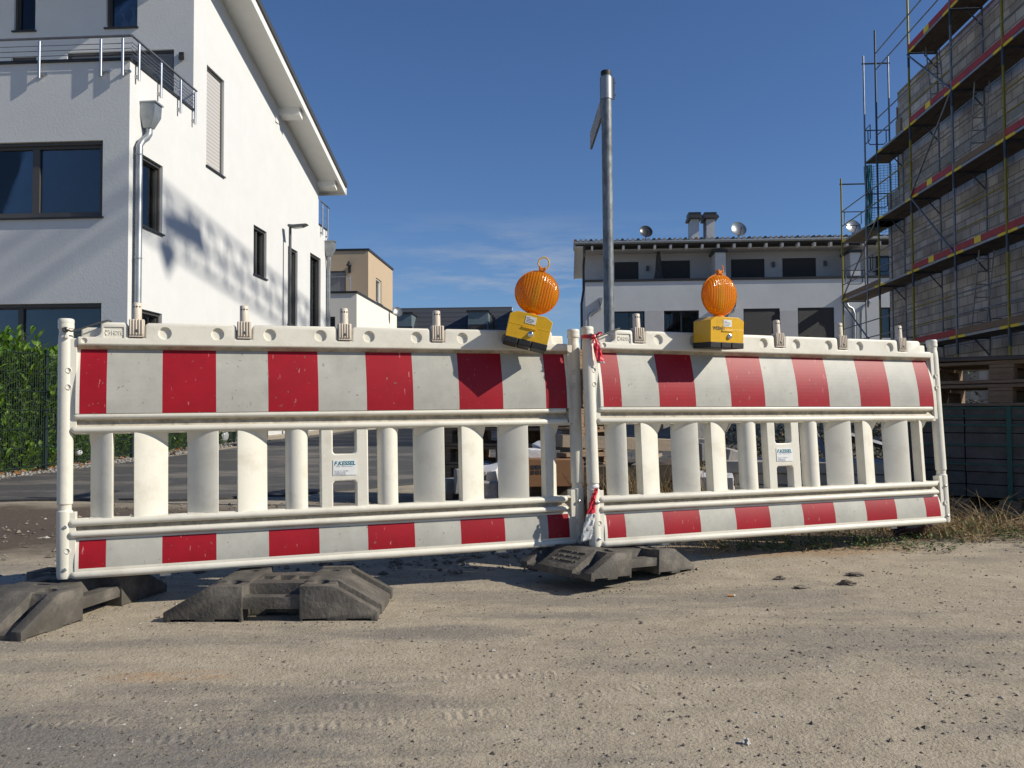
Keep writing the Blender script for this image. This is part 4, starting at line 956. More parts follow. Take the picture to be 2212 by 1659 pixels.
# downpipes
def downpipe(Fc, u, zt, zb, r=.055, hop=.22, du=.10, parent=house, mat='zinc', hw=None):
    m = MB(); c = Fc.pt(u, 0, 0); hw = hw or hop*.62
    lo = zt-hop*1.9
    ring = lambda z, a, w0, w1: [Fc.pt(u-a, z, w0), Fc.pt(u+a, z, w0), Fc.pt(u+a, z, w1), Fc.pt(u-a, z, w1)]
    rs = [ring(zt, hw, .004, hop*1.25), ring(zt-.03, hw, .004, hop*1.25), ring(zt-.031, hw*.9, .006, hop*1.15), ring(zt-hop*1.0, hw*.9, .006, hop*1.1), ring(lo, hw*.42, .03, hop*.72)]
    vs = [p for q_ in rs for p in q_]; fs = [(0, 1, 2, 3), (16, 19, 18, 17)]
    for i in range(4): fs += [(i*4+j, i*4+(j+1) % 4, i*4+4+(j+1) % 4, i*4+4+j) for j in range(4)]
    m.add(vs, fs)
    pts = [Fc.pt(u, lo+.02, hop*.45), Fc.pt(u, lo-.10, hop*.45), Fc.pt(u-du*.25, lo-.20, hop*.42), Fc.pt(u-du*.75, lo-.30, r+.05), Fc.pt(u-du, lo-.42, r+.03), Fc.pt(u-du, zb, r+.03)]
    m.tube(pts, r, 14)
    z = lo-.6
    while z > zb: m.cyl(Fc.pt(u-du, z, r+.03), Fc.pt(u-du, z+.03, r+.03), r*1.12, n=14); z -= 1.9
    return m.build('downpipe', mat, parent, smooth=40)
uh, zh = SIDE.uv(310, 224); downpipe(SIDE, uh, zh, -.1, .062, .25, .32)
uh2, zh2 = SIDE.uv(702, 520); downpipe(SIDE, s_rear-.12, zh2, -.1, .055, .26, -.05)
m = MB(); u_, z_ = UPF.uv(393, 128); m.fbox(UPF, u_-.05, u_+.05, z_-.02, z_+.14, .005, .04); m.cyl(UPF.pt(u_, z_+.02, .04), UPF.pt(u_+.06, z_-.03, .16), .03, .06, 10); m.build('wall_light', 'anthracite', house)
m = MB(); u_, z_ = SIDE.uv(597, 258); m.fbox(SIDE, u_-.10, u_+.10, z_-.09, z_+.09, .001, .03); m.build('vent_cover', 'soffit', house, smooth=0)
# two porcelain figures on the inner sill
for i, (x, y, s_, lab) in enumerate(((257, 57, .75, 'smaller white porcelain goose figure on the inner sill of the top window'), (281, 56, 1.0, 'larger white porcelain goose figure on the inner sill of the top window'))):
    u_, _ = UPF.uv(x, y); m = MB(); zb = wu['U2'][2]+.07; c = UPF.pt(u_, zb, -.15-.145)
    m.lathe([(.01, 0), (.10*s_, .03*s_), (.13*s_, .12*s_), (.10*s_, .22*s_), (.045*s_, .30*s_), (.035*s_, .42*s_), (.05*s_, .47*s_), (.01, .52*s_)], c, (-.18, 0, 1), 14)
    m.cyl(c+Vector((-.10*s_, 0, .46*s_)), c+Vector((-.20*s_, 0, .50*s_)), .03*s_, .006, 8); 
    tag(m.build('goose_figure', 'porcelain'), lab, 'figurine', 'porcelain figures in the window')

# ================================================================== HEDGE AND FENCE
FX = lambda y: -5.78+AX.x*(y-12)*.2-.02*(y-12)
FP = [(FX(y), y) for y in [5.8+2.5*i for i in range(7)]]
fence = thing('wire_fence', 'dark green double bar wire fence along the road in front of the laurel hedge', 'fence', loc=(0, 0, 0))
for (x0, y0), (x1, y1) in zip(FP[:-1], FP[1:]):
    m = MB(); n = 50; a, b = Vector((x0, y0, gz(x0, y0)+.06)), Vector((x1, y1, gz(x1, y1)+.06))
    for i in range(1, n): p = a.lerp(b, i/n); m.cyl(p, p+Vector((0, 0, 1.40)), .0032, n=4, cap=False)
    for k in range(7):
        z = .02+k*.225
        for dx in (-.006, .006): m.cyl(a+Vector((dx, 0, z)), b+Vector((dx, 0, z)), .0042, n=4, cap=False)
    m.build('wire_panel', 'fence', fence)
for x, y in FP:
    m = MB(); m.box((x-.05, y-.03, -.1), (x-.01, y+.03, gz(x, y)+1.50)); m.build('fence_post', 'fence', fence, smooth=0)
hedge = thing('laurel_hedge', 'glossy green cherry laurel hedge behind the wire fence at the left', 'hedge', loc=(0, 0, 0))
rnd = random.Random(11)
def leaf(m, c, d, up, L_, Wd, mat=0):
    d = d.normalized(); s_ = d.cross(up).normalized(); n_ = s_.cross(d)
    pts = [c, c+d*L_*.30+s_*Wd*.5+n_*L_*.05, c+d*L_*.70+s_*Wd*.46+n_*L_*.04, c+d*L_-n_*L_*.08, c+d*L_*.70-s_*Wd*.46+n_*L_*.04, c+d*L_*.30-s_*Wd*.5+n_*L_*.05, c+d*L_*.35-n_*L_*.01, c+d*L_*.7-n_*L_*.02]
    m.add(pts, [(0, 1, 6), (1, 2, 7, 6), (2, 3, 7), (0, 6, 5), (6, 7, 4, 5), (7, 3, 4)], mat)
m = MB(); st = MB()
y = 7.6
while y < 19.5:
    x0 = FX(y)-.50
    top = 1.42+.26*noise.noise(Vector((y*1.1, 0, 0)))
    for _ in range(int(34 if y < 13 else 20)):
        # one shoot: a stem with leaves spiralling round it
        bx = x0+rnd.uniform(-.42, .46); by = y+rnd.uniform(-.14, .14); hz = rnd.uniform(.15, 1)*top
        if rnd.random() < .35: hz = top*rnd.uniform(.92, 1.14)
        tip = Vector((bx+rnd.uniform(-.10, .16), by+rnd.uniform(-.14, .10), hz)); base = Vector((bx, by, max(.02, hz-rnd.uniform(.25, .45))))
        st.cyl(base, tip, .006, .003, 4, cap=False)
        k = rnd.randint(7, 10)
        for i in range(k):
            t = (i+1)/k; p = base.lerp(tip, t); a = i*2.4+rnd.uniform(-.4, .4); el = .25+.75*t*rnd.uniform(.7, 1.2)
            d = Vector((math.cos(a)*math.cos(el), math.sin(a)*math.cos(el), math.sin(el)))
            leaf(m, p, d, Vector((rnd.uniform(-.2, .2), rnd.uniform(-.2, .2), 1)), rnd.uniform(.085, .140), rnd.uniform(.038, .056))
    y += .085
m.build('foliage', 'leaf', hedge, smooth=0, fix=False)
for yy in [7.7+.9*i for i in range(14)]:
    for dx in (-.15, .1): st.tube([(FX(yy)-.5+dx, yy, 0), (FX(yy)-.45+dx*1.4, yy+.06, .5), (FX(yy)-.5+dx*2, yy, 1.1)], [.022, .016, .008], 6)
st.build('branches', 'weed_dark', hedge)
# gravel strip, fallen leaves
m = MB(); rnd = random.Random(5)
for _ in range(2600):
    y = 6.5+13*rnd.random()**1.5; x = FX(y)+rnd.uniform(-.30, .42); r = rnd.uniform(.010, .030)
    m.blob((x, y, gz(x, y)+r*.35), r, 0 if rnd.random() < .8 else 1, rnd.random()*50, .3, (1, 1, .7), sub=1)
stuff(m.build('gravel', ['kerb_stone', 'pebble_d'], smooth=0, fix=False), 'pale gravel strip along the foot of the wire fence', 'gravel')
m = MB()
for _ in range(90):
    y = 7.5+8*rnd.random(); x = FX(y)+rnd.uniform(0, .40); a = rnd.uniform(0, 6.28)
    leaf(m, Vector((x, y, gz(x, y)+.03+rnd.random()*.03)), Vector((math.cos(a), math.sin(a), rnd.uniform(-.1, .5))), Vector((rnd.uniform(-.5, .5), rnd.uniform(-.5, .5), 1)), rnd.uniform(.06, .12), rnd.uniform(.03, .05))
stuff(m.build('fallen_leaves', 'dead_leaf', smooth=0, fix=False), 'dry orange leaves on the gravel under the hedge', 'leaves')
def ball_lamp(px, py, Y, r, label):
    c = at(px, py, Y); t = thing('ball_lamp', label, 'garden lamp', loc=(c.x, c.y, 0), group='white globe lamps behind the fence')
    m = MB(); m.blob((0, 0, c.z), r, 0, 0, 0, sub=3); m.build('globe', 'white_ball', t, smooth=180)
    m = MB(); m.cyl((0, 0, -.05), (0, 0, c.z-r*.9), r*.25, n=10); m.cyl((0, 0, c.z-r*1.05), (0, 0, c.z-r*.82), r*.5, n=12); m.build('spike', 'black', t)
ball_lamp(169, 977, 11.9, .052, 'white globe lamp close behind the fence beside the left barrier post')
ball_lamp(477, 941, 18.0, .16, 'larger white globe lamp farther along the fence')
c = at(490, 946, 18.5); m = MB(); m.box((c.x-.14, c.y-.14, 0), (c.x+.14, c.y+.14, .62)); m.box((c.x-.16, c.y-.16, .56), (c.x+.16, c.y+.16, .66)); tag(m.build('planter', 'anthracite', bevel=.01), 'dark square planter beside the far globe lamp', 'planter')

# ================================================================== STREET LAMP
YL = 23.9; c = at(626, 700, YL)
sl = thing('street_lamp', 'slim grey street lamp with flat head against the white house', 'street lamp', loc=(c.x, c.y, gz(c.x, c.y)))
ht = at(626, 492, YL).z-gz(c.x, c.y)
m = MB(); m.cyl((0, 0, -.1), (0, 0, 1.0), .060, n=14); m.cyl((0, 0, 1.0), (0, 0, ht+.06), .045, .038, n=14); m.build('pole', 'lamp_grey', sl)
m = MB(); m.extrude([(-.05, -.11, ht+.02), (.12, -.11, ht-.01), (.36, -.11, ht+.02), (.50, -.11, ht+.085), (.44, -.11, ht+.10), (.10, -.11, ht+.075), (-.05, -.11, ht+.085)], (0, .22, 0)); hd = m.build('lamp_head', 'lamp_grey', sl, bevel=.01)
m = MB(); m.extrude([(.13, -.09, ht-.014), (.34, -.09, ht+.010), (.34, -.09, ht+.016), (.13, -.09, ht-.004)], (0, .18, 0)); m.build('lamp_glass', 'label', hd, smooth=0)

# ================================================================== FAR HOUSES
def flat_building(Fs, s0, s1, zt, left, mat, roofmat='anthracite', z0=-.3):
    """box building from a side facade: s0..s1 along the street, 'left' metres deep away from it"""
    m = MB(); m.fbox(Fs, s0, s1, z0, zt, -left, 0); return m
YB = 40.0; T1 = Facade(((795-1106)/F*YB, YB), AX, BX); T1F = Facade(((795-1106)/F*YB, YB), BX, -AX)
tan = thing('tan_house', 'tan flat roofed house with cream lower wing beyond the white house', 'house', loc=(T1.p0.x, T1.p0.y, 0)); tan.matrix_world = Matrix.Identity(4)
zt = T1.uv(795, 541)[1]; sE = T1.uv(848, 560)[0]
m = MB(); hw_ = rect(T1, 812, 824, 599, 652); hf = rect(T1F, 690, 747, 586, 650)
wall(m, T1, (0, sE), lambda u: zt, [hw_], .15); wall(m, T1F, (-9, 0), lambda u: zt, [hf], .12)
m.add([T1F.pt(-9, zt), T1F.pt(0, zt), T1.pt(sE, zt), T1.pt(sE, zt, -9)], [(0, 1, 2, 3)]); m.add([T1.pt(sE, -.3), T1.pt(sE, -.3, -9), T1.pt(sE, zt, -9), T1.pt(sE, zt)], [(0, 1, 2, 3)])
m.build('wall', 'tan', tan, smooth=0, fix=False)
m = MB(); m.fbox(T1, -.04, sE+.04, zt+.001, zt+.10, -9, .05); m.build('roof_edge', 'anthracite', tan, smooth=0)
window(tan, T1, hw_, .15, framemat='soffit', back='greenish', fw=.09, sill_out=.08); window(tan, T1F, hf, .12, shutter='shutter_grey', sill=False)
m = MB(); u_, z_ = T1F.uv(756, 580); m.fbox(T1F, u_-.06, u_+.06, z_-.2, z_+.1, .003, .12); m.cyl(T1F.pt(u_, z_+.1, .18), T1F.pt(u_, z_+.32, .18), .14, .03, 8); m.build('wall_lantern', 'anthracite', tan)
Y2 = 36.0; T2 = Facade(((770-1106)/F*Y2, Y2), AX, BX); T2F = Facade(((770-1106)/F*Y2, Y2), BX, -AX)
z2 = T2.uv(770, 633)[1]; s2E = T2.uv(857, 682)[0]; hg = rect(T2F, 705, 724, 684, 720)
m = MB(); wall(m, T2, (0, s2E), lambda u: z2, [], .15); wall(m, T2F, (-9, 0), lambda u: z2, [hg], .15)
m.add([T2F.pt(-9, z2-.3), T2F.pt(0, z2-.3), T2.pt(s2E, z2-.3), T2.pt(s2E, z2-.3, -9)], [(0, 1, 2, 3)]); m.add([T2.pt(s2E, -.3), T2.pt(s2E, -.3, -9), T2.pt(s2E, z2, -9), T2.pt(s2E, z2)], [(0, 1, 2, 3)])
m.build('wing_wall', 'cream', tan, smooth=0, fix=False)
m = MB(); m.fbox(T2F, -9, .04, z2+.001, z2+.09, -.3, .05); m.fbox(T2, .301, s2E+.04, z2+.002, z2+.088, -.3, .04); m.build('parapet_cap', 'anthracite', tan, smooth=0)
window(tan, T2F, hg, .15, back='room', sill=False)
m = MB()
for k in range(4): m.cyl(T2F.pt(-.3-k*1.0, z2+.09, -.12), T2F.pt(-.3-k*1.0, z2+.75, -.12), .025, n=6)
m.cyl(T2F.pt(-4, z2+.72, -.12), T2F.pt(-.3, z2+.72, -.12), .02, n=6); m.build('balcony_rail', 'steel', tan)
def sat_dish(px, py, Y, r, label, yaw, mat='dish', base=None):
    c = at(px, py, Y); t = thing('satellite_dish', label, 'satellite dish', loc=c, group='satellite dishes on the roofs')
    m = MB(); ax = Vector((math.sin(yaw)*.94, -math.cos(yaw)*.94, .34)).normalized()
    m.lathe([(.01, -.10*r), (r*.5, -.055*r), (r*.85, .06*r), (r, .16*r), (r*1.01, .17*r), (r*.99, .19*r), (r*.84, .09*r), (r*.5, -.03*r), (.01, -.07*r)], (0, 0, 0), ax, 28); m.build('reflector', mat, t, smooth=60)
    foot = Vector((0, 0, -r)); 
    m = MB(); tip = ax*r*1.15+Vector((0, 0, -r*.35)); m.tube([foot*.9, ax*r*.5+Vector((0, 0, -r*.85)), tip], r*.045, 6); m.cyl(tip, tip+(-ax)*r*.22, r*.10, n=8); m.build('feed_arm', 'anthracite', t)
    zb = base if base is not None else -r*1.9
    m = MB(); m.cyl((0, .05, -.1*r), (0, .05, zb), r*.07, n=8); m.cyl((0, .05, 0), tuple(-ax*r*.12), r*.09, n=8); m.build('mast', 'anthracite', t)
sat_dish(858, 674, 42.5, .26, 'satellite dish on the corner of the cream wing', R(30), base=-1.2)
# dark slate roof house with dormers
Y3 = 60.0; D3 = Facade((0, Y3), BX, -AX); E3 = None
slate = thing('dormer_house', 'house with dark slate roof and two blue green dormers in the middle distance', 'house', loc=(0, Y3, 0)); slate.matrix_world = Matrix.Identity(4)
ur, zr = D3.uv(1106, 668); ul = D3.uv(840, 676)[0]-3
dep = 5.0; drop = 4.2
m = MB(); m.add([D3.pt(ul, zr, 0), D3.pt(ur, zr, 0), D3.pt(ur, zr-drop, dep), D3.pt(ul, zr-drop, dep), D3.pt(ul, zr+.18, 0), D3.pt(ur, zr+.18, 0), D3.pt(ur, zr-drop+.18, dep), D3.pt(ul, zr-drop+.18, dep)], [(0,1,2,3),(4,7,6,5),(0,4,5,1),(1,5,6,2),(2,6,7,3),(3,7,4,0)])
m.add([D3.pt(ul, zr, 0), D3.pt(ur, zr, 0), D3.pt(ur, zr-drop, -dep), D3.pt(ul, zr-drop, -dep), D3.pt(ul, zr+.17, -.01), D3.pt(ur, zr+.17, -.01), D3.pt(ur, zr-drop+.18, -dep), D3.pt(ul, zr-drop+.18, -dep)], [(0,3,2,1),(4,5,6,7),(0,1,5,4),(1,2,6,5),(2,3,7,6),(3,0,4,7)])
m.build('roof', 'slate', slate, smooth=0)
m = MB(); e_ = .25
m.extrude([D3.pt(ur-e_, -.3, dep-.4), D3.pt(ur-e_, zr-drop+.2, dep-.4), D3.pt(ur-e_, zr-.15, 0), D3.pt(ur-e_, zr-drop+.2, -dep+.4), D3.pt(ur-e_, -.3, -dep+.4)], D3.d*-(ur-ul-2*e_)); m.build('wall', 'row_white', slate, smooth=0)
m = MB(); m.add([D3.pt(ur+.01, zr-.1, 0), D3.pt(ur+.05, zr-.1, 0), D3.pt(ur+.05, zr-drop-.1, dep), D3.pt(ur+.01, zr-drop-.1, dep), D3.pt(ur+.01, zr+.10, 0), D3.pt(ur+.05, zr+.10, 0), D3.pt(ur+.05, zr-drop+.10, dep), D3.pt(ur+.01, zr-drop+.10, dep)], [(0,1,2,3),(4,7,6,5),(0,4,5,1),(1,5,6,2),(2,6,7,3),(3,7,4,0)]); m.build('verge_board', 'soffit', slate, smooth=0)
for (xl, xr, yt) in ((853, 889, 678), (1011, 1054, 673.5)):
    Fd = D3.shift(2.6); u0, z0 = Fd.uv(xl, yt); u1, _ = Fd.uv(xr, yt)
    m = MB(); m.fbox(Fd, u0, u1, z0-2.2, z0, -2.6, 0); dm = m.build('dormer', 'patina', slate, smooth=0)
    m = MB(); m.fbox(Fd, u0-.1, u1+.1, z0+.001, z0+.10, -2.7, .12); m.build('dormer_roof', 'anthracite', dm, smooth=0)
    m = MB(); um = (u0+u1)/2; m.fbox(Fd, um-.62, um+.62, z0-2.0, z0-.85, .002, .03); m.build('window', 'anthracite', dm, smooth=0)
    m = MB(); m.fbox(Fd, um-.52, um+.52, z0-1.9, z0-.95, .031, .035); 
    for k in range(9): m.fbox(Fd.__class__(Fd.p0, Fd.d, Fd.n), u0-.001, u0+.002, z0-2, z0, -2.5+k*.28, -2.46+k*.28) if k else None
    m.build('pane', 'shutter_dark', dm, smooth=0)
m = MB(); u_, z_ = D3.shift(2.2).uv(1066, 700); Fq = D3.shift(2.0); m.cyl(Fq.pt(u_, z_-1, 0), Fq.pt(u_, z_+.5, 0), .09, n=8); m.cyl(Fq.pt(u_, z_+.4, 0), Fq.pt(u_, z_+.6, 0), .14, n=8); m.build('vent_pipe', 'anthracite', slate)

# ================================================================== ROW HOUSE (right, far)
YR = 50.0; RF = Facade(((1266-1106)/F*YR, YR), BX, -AX); RS = Facade(((1266-1106)/F*YR, YR), AX, -BX)
row = thing('row_house', 'long white and grey terraced house with chimneys and dishes right of the sign post', 'house', loc=(RF.p0.x, RF.p0.y, 0)); row.matrix_world = Matrix.Identity(4)
def cz(x, y): return x*.337+1219.9, y*.337+406.6      # reading of an enlarged view
def crect(Fc, x0, x1, y0, y1): a = cz(x0, y0); b = cz(x1, y1); return rect(Fc, a[0], b[0], a[1], b[1])
UREC = 1.6
RU = RF.shift(-UREC)                                  # recessed top storey
zbalc = RF.uv(*cz(900, 592))[1]; zroof = RF.uv(*cz(900, 375))[1]
uR = RF.uv(2080, 600)[0]
lowh = [crect(RF, 315, 510, 790, 1010), crect(RF, 635, 860, 785, 1010), crect(RF, 1145, 1378, 772, 1010), crect(RF, 1493, 1726, 766, 1010), rect(RF, 1903, 1924, 664, 730)]
uph = [crect(RU, 318, 473, 474, 600), crect(RU, 617, 803, 465, 596), crect(RU, 1065, 1280, 456, 590), crect(RU, 1394, 1610, 449, 586)]
m = MB(); wall(m, RF, (0, uR), lambda u: zbalc, lowh, .12)
m.add([RF.pt(0, zbalc), RF.pt(uR, zbalc), RF.pt(uR, zbalc, -.2), RF.pt(0, zbalc, -.2)], [(0, 1, 2, 3)]); m.add([RF.pt(0, zbalc-.9, -.2), RF.pt(uR, zbalc-.9, -.2), RF.pt(uR, zbalc, -.2), RF.pt(0, zbalc, -.2)], [(0, 1, 2, 3)])
m.add([RF.pt(0, zbalc-.9, -.2), RF.pt(uR, zbalc-.9, -.2), RF.pt(uR, zbalc-.9, -UREC), RF.pt(0, zbalc-.9, -UREC)], [(0, 1, 2, 3)])
m.add([RF.pt(0, -.3), RF.pt(0, -.3, -11), RF.pt(0, zroof, -11), RF.pt(0, zroof, -UREC), RF.pt(0, zbalc, -UREC), RF.pt(0, zbalc)], [(0, 1, 2, 3, 4, 5)])
m.build('wall', 'row_white', row, smooth=0, fix=False)
m = MB(); wall(m, RU, (0, uR), lambda u: zroof, uph, .12, z0=zbalc-.95); m.build('upper_wall', 'grey_and_shaded_render', row, smooth=0, fix=False)  # the roof overhang's shade is put into this wall's grey
for i, h in enumerate(lowh): window(row, RF, h, .12, back='greenish' if i == 4 else 'room', mull=(.5,) if i < 2 else (), sill=False, shutter=None if i in (0, 1, 4) else 'shutter_dark', framemat='anthracite')
for h in uph: window(row, RU, h, .12, shutter='shutter_dark', sill=False, framemat='anthracite')
for a, b in ((513, 632), (1380, 1491)):
    r_ = crect(RF, a, b, 785, 1010); m = MB(); m.fbox(RF, r_[0], r_[1], r_[2], r_[3], .004, .03); m.build('grey_panel', 'grey_and_shaded_render', row, smooth=0)
m = MB(); m.fbox(RF, -.05, uR, zbalc+.002, zbalc+.14, -.25, .06); m.build('parapet_cap', 'anthracite', row, smooth=0)
# partition walls on the balcony
for (xl, xr) in ((966, 1033), (1832, 1897)):
    u0 = RF.uv(*cz(xl, 500))[0]; u1 = RF.uv(*cz(xr, 500))[0]; zt_ = RF.uv(*cz(xl, 412))[1]
    m = MB(); m.fbox(RF, u0, u1, zbalc-.9, zt_, -UREC+.001, -.201); m.fbox(RF, u0+.001, u1-.001, zbalc+.141, zt_-.001, -.2, -.02); pw = m.build('balcony_partition', 'row_white', row, smooth=0)
    m = MB(); m.fbox(RF, u0-.10, u1+.10, zt_+.002, zt_+.16, -UREC+.002, .06); m.build('partition_cap', 'anthracite', pw, smooth=0)
# end window bay at the far right
h5 = rect(RU, 1893, 1924, 555, 597); window(row, RU.shift(.2), h5, .12, sill=True, back='greenish', framemat='anthracite')
# roof: slab, gutter, rafter tails, tile edge
m = MB(); z_e = RF.uv(*cz(900, 348))[1]
m.fbox(RF, -.55, uR+.3, zroof+.12, zroof+.30, -11.5, .25); m.build('roof', 'anthracite', row, smooth=0)
m = MB(); m.fbox(RF, -.60, uR+.3, zroof+.301, zroof+.42, -11.5, .20, 0)
n_t = int((uR+.9)/.30)
for k in range(n_t): m.cyl(RF.pt(-.55+k*.30, zroof+.43, .22), RF.pt(-.55+k*.30, zroof+.60, -3.5), .10, n=8, mat=2 if (k*k*7+k*3) % 23 == 0 else (1 if (k*5) % 3 else 0))
m.build('roof_tiles', ['roof', 'concrete', 'carton'], row)
m = MB(); pts = [RF.pt(-.62, zroof+.27, .33), RF.pt(uR+.3, zroof+.27, .33)]; m.tube(pts, .085, 10); m.build('gutter', 'zinc', row)
for k in range(int(uR/0.90)+1):
    m = MB(); m.fbox(RF, .35+k*.90, .47+k*.90, zroof-.10, zroof+.119, -.28, .18); m.build('rafter_tail', 'soffit', row, smooth=0)
m = MB(); m.fbox(RF, -.60, -.56, zroof-.02, zroof+.30, -11.5, .27); m.fbox(RF, -.60, 0, zroof+.06, zroof+.119, -11.5, .2); m.build('verge_board', 'soffit', row, smooth=0)
m = MB(); m.fbox(RF, 0, uR, zroof-.06, zroof-.02, -UREC+.002, -.285); m.build('soffit_board', 'grey_and_shaded_render', row, smooth=0)
# chimneys
for (xa, xb, xc, xd) in ((811, 861, 789, 882), (910, 962, 888, 985)):
    Fc_ = RF.shift(-4.0); a0 = Fc_.uv(*cz(xa, 300)); a1 = Fc_.uv(*cz(xb, 200)); ztp = Fc_.uv(*cz(xa, 198))[1]
    m = MB(); m.fbox(Fc_, a0[0], a1[0], zroof, ztp, -1.4, 0); ch = m.build('chimney', 'row_white', row, smooth=0)
    c0 = Fc_.uv(*cz(xc, 200))[0]; c1 = Fc_.uv(*cz(xd, 200))[0]; cm_ = (c0+c1)/2
    m = MB(); m.extrude([Fc_.pt(c0, ztp+.06, .3), Fc_.pt(cm_-.4, ztp+.002, .3), Fc_.pt(cm_+.4, ztp+.002, .3), Fc_.pt(c1, ztp+.06, .3), Fc_.pt(c1-.06, ztp+.24, .2), Fc_.pt(c0+.06, ztp+.24, .2)], Fc_.n*-1.6); m.fbox(Fc_, cm_-.38, cm_+.38, ztp+.241, ztp+.46, -1.1, -.1); m.build('chimney_cap', 'anthracite', ch, smooth=0)
for (x, y, r, lab, yaw, mt_) in ((520, 280, 38, 'small dark satellite dish left of the chimneys on the row house roof', R(8), 'dish_dark'), (1113, 265, 46, 'pale satellite dish just right of the chimneys on the row house roof', R(8), 'dish'), (1846, 250, 46, 'pale satellite dish behind the yellow scaffold post at the roof end', R(8), 'dish')):
    px_, py_ = cz(x, y); sat_dish(px_, py_, 51.5, r*.337/F*51.5*1.12, lab, yaw, mt_, base=-1.2)
# hoppers and downpipes
def pipe_px(Fc, pts, r, hop=None):
    m = MB(); P_ = [Fc.pt(*Fc.uv(*cz(*p)), .12) for p in pts]; m.tube(P_, r, 10)
    if hop:
        a = Fc.uv(*cz(hop[0], hop[1])); b = Fc.uv(*cz(hop[2], hop[3])); m.extrude([Fc.pt(a[0], a[1], .003), Fc.pt(b[0], a[1], .003), Fc.pt(b[0]-.15, b[1], .003), Fc.pt(a[0]+.15, b[1], .003)], Fc.n*.42)
    m.build('downpipe', 'zinc', row, smooth=40)
pipe_px(RF, [(230, 750), (228, 775), (200, 790), (165, 805), (153, 830), (153, 1010)], .085, (214, 708, 244, 756))
pipe_px(RF, [(1800, 735), (1812, 760), (1840, 775), (1852, 810), (1852, 1010)], .085, (1784, 680, 1822, 738))
pipe_px(RF, [(1950, 730), (1940, 745), (1905, 760), (1896, 790), (1896, 1010)], .085)
pipe_px(RF, [(1086, 765), (1080, 790), (1050, 800), (1040, 830), (1040, 1010)], .085, (1068, 695, 1098, 768))
m = MB(); P_ = [RF.pt(-.04, zroof+.2, .26), RF.pt(-.05, zroof-.5, .2), RF.pt(-.09, zbalc+1.0, -.3), RF.pt(-.09, zbalc-.4, -.3), RF.pt(-.22, zbalc-1.2, -.5), RF.pt(-.22, 0, -.5)]; m.tube(P_, .07, 8); m.build('downpipe', 'anthracite', row, smooth=40)
# wall lights
for x, y in ((530, 512), (1336, 487), (1668, 480)):
    u_, z_ = RU.uv(*cz(x, y)); m = MB(); m.fbox(RU, u_-.08, u_+.08, z_-.18, z_+.12, .004, .14); m.build('wall_light', 'lamp_grey', row, smooth=0)
# closed parasol on the balcony
c0 = RF.shift(-.9); ub, zt_ = c0.uv(*cz(600, 396)); zb_ = zbalc-.88
ps = thing('closed_parasol', 'closed grey parasol standing on the row house balcony', 'parasol', loc=c0.pt(ub, zb_))
hh = zt_-zb_; m = MB(); rr = 16; vs = []
prof = [(.02, hh), (.10, hh-.12), (.15, hh-.5), (.20, hh-1.2), (.30, hh-1.75), (.42, hh-2.25)]
for (r_, z_) in prof: vs += [(math.cos(2*math.pi*j/rr)*r_*(1 if j % 2 else .72), math.sin(2*math.pi*j/rr)*r_*(1 if j % 2 else .72), z_) for j in range(rr)]
fs = [(i*rr+j, i*rr+(j+1) % rr, (i+1)*rr+(j+1) % rr, (i+1)*rr+j) for i in range(len(prof)-1) for j in range(rr)]; m.add(vs, fs+[list(range(rr)), list(range((len(prof)-1)*rr, len(prof)*rr))]); m.build('canopy', 'shade_cloth', ps, smooth=0)
m = MB(); m.cyl((0, 0, 0), (0, 0, hh+.12), .03, n=8); m.build('pole', 'steel', ps)
m = MB(); m.box((-.3, -.3, 0), (.3, .3, .08)); m.build('foot', 'concrete', ps, smooth=0)

# ================================================================== SIGN POST
YP = 6.2; c = at(1316, 712, YP); ct = at(1309, 160, YP)
sp = thing('sign_post', 'galvanised steel street sign post with black cap behind the barriers', 'sign post', loc=(0, 0, 0)); sp.matrix_world = Matrix.Identity(4)
p_base = c+(c-ct)*((c.z-gz(c.x, c.y)+.05)/(ct.z-c.z))
m = MB(); m.cyl(p_base, ct, .038, n=24); m.build('pole', 'galv', sp)
m = MB(); dirp = (ct-p_base).normalized(); m.lathe([(.0375, -.05), (.0390, -.012), (.036, .0), (.02, .003)], ct+dirp*.02, dirp, 24); m.build('cap', 'black', sp)
m = MB(); za, zb = at(1309, 168, YP).z, at(1309, 215, YP).z; ca = ct+dirp*((za-ct.z)/dirp.z); cb = ct+dirp*((zb-ct.z)/dirp.z)
m.lathe([(.0385, 0), (.0425, .0005), (.0425, (za-zb)-.0005), (.0385, za-zb)], cb, dirp, 24)
mid = (ca+cb)/2
for s_ in (-1, 1): m.box((mid.x+s_*.040, mid.y-.012, zb), (mid.x+s_*.046+(.010 if s_ > 0 else 0), mid.y+.004, za))
m.box((mid.x+.058, mid.y-.014, zb), (mid.x+.061, mid.y+.012, za)); cl = m.build('clamp', 'zinc', sp)
m = MB()
for z in (za-.04, zb+.03): m.cyl((mid.x+.04, mid.y-.006, z), (mid.x+.066, mid.y-.006, z), .006, n=8)
m.build('clamp_bolt', 'ink', cl)
q0 = Vector((at(1298, 240, YP).x, YP+.02, 0)); zt_, zb_ = at(1297, 211, YP).z, at(1297, 252, YP).z
far = Vector((at(1274.5, 300, 6.98).x, 6.98, 0)); dd = (far-q0); sd_ = Vector((dd.y, -dd.x, 0)).normalized()
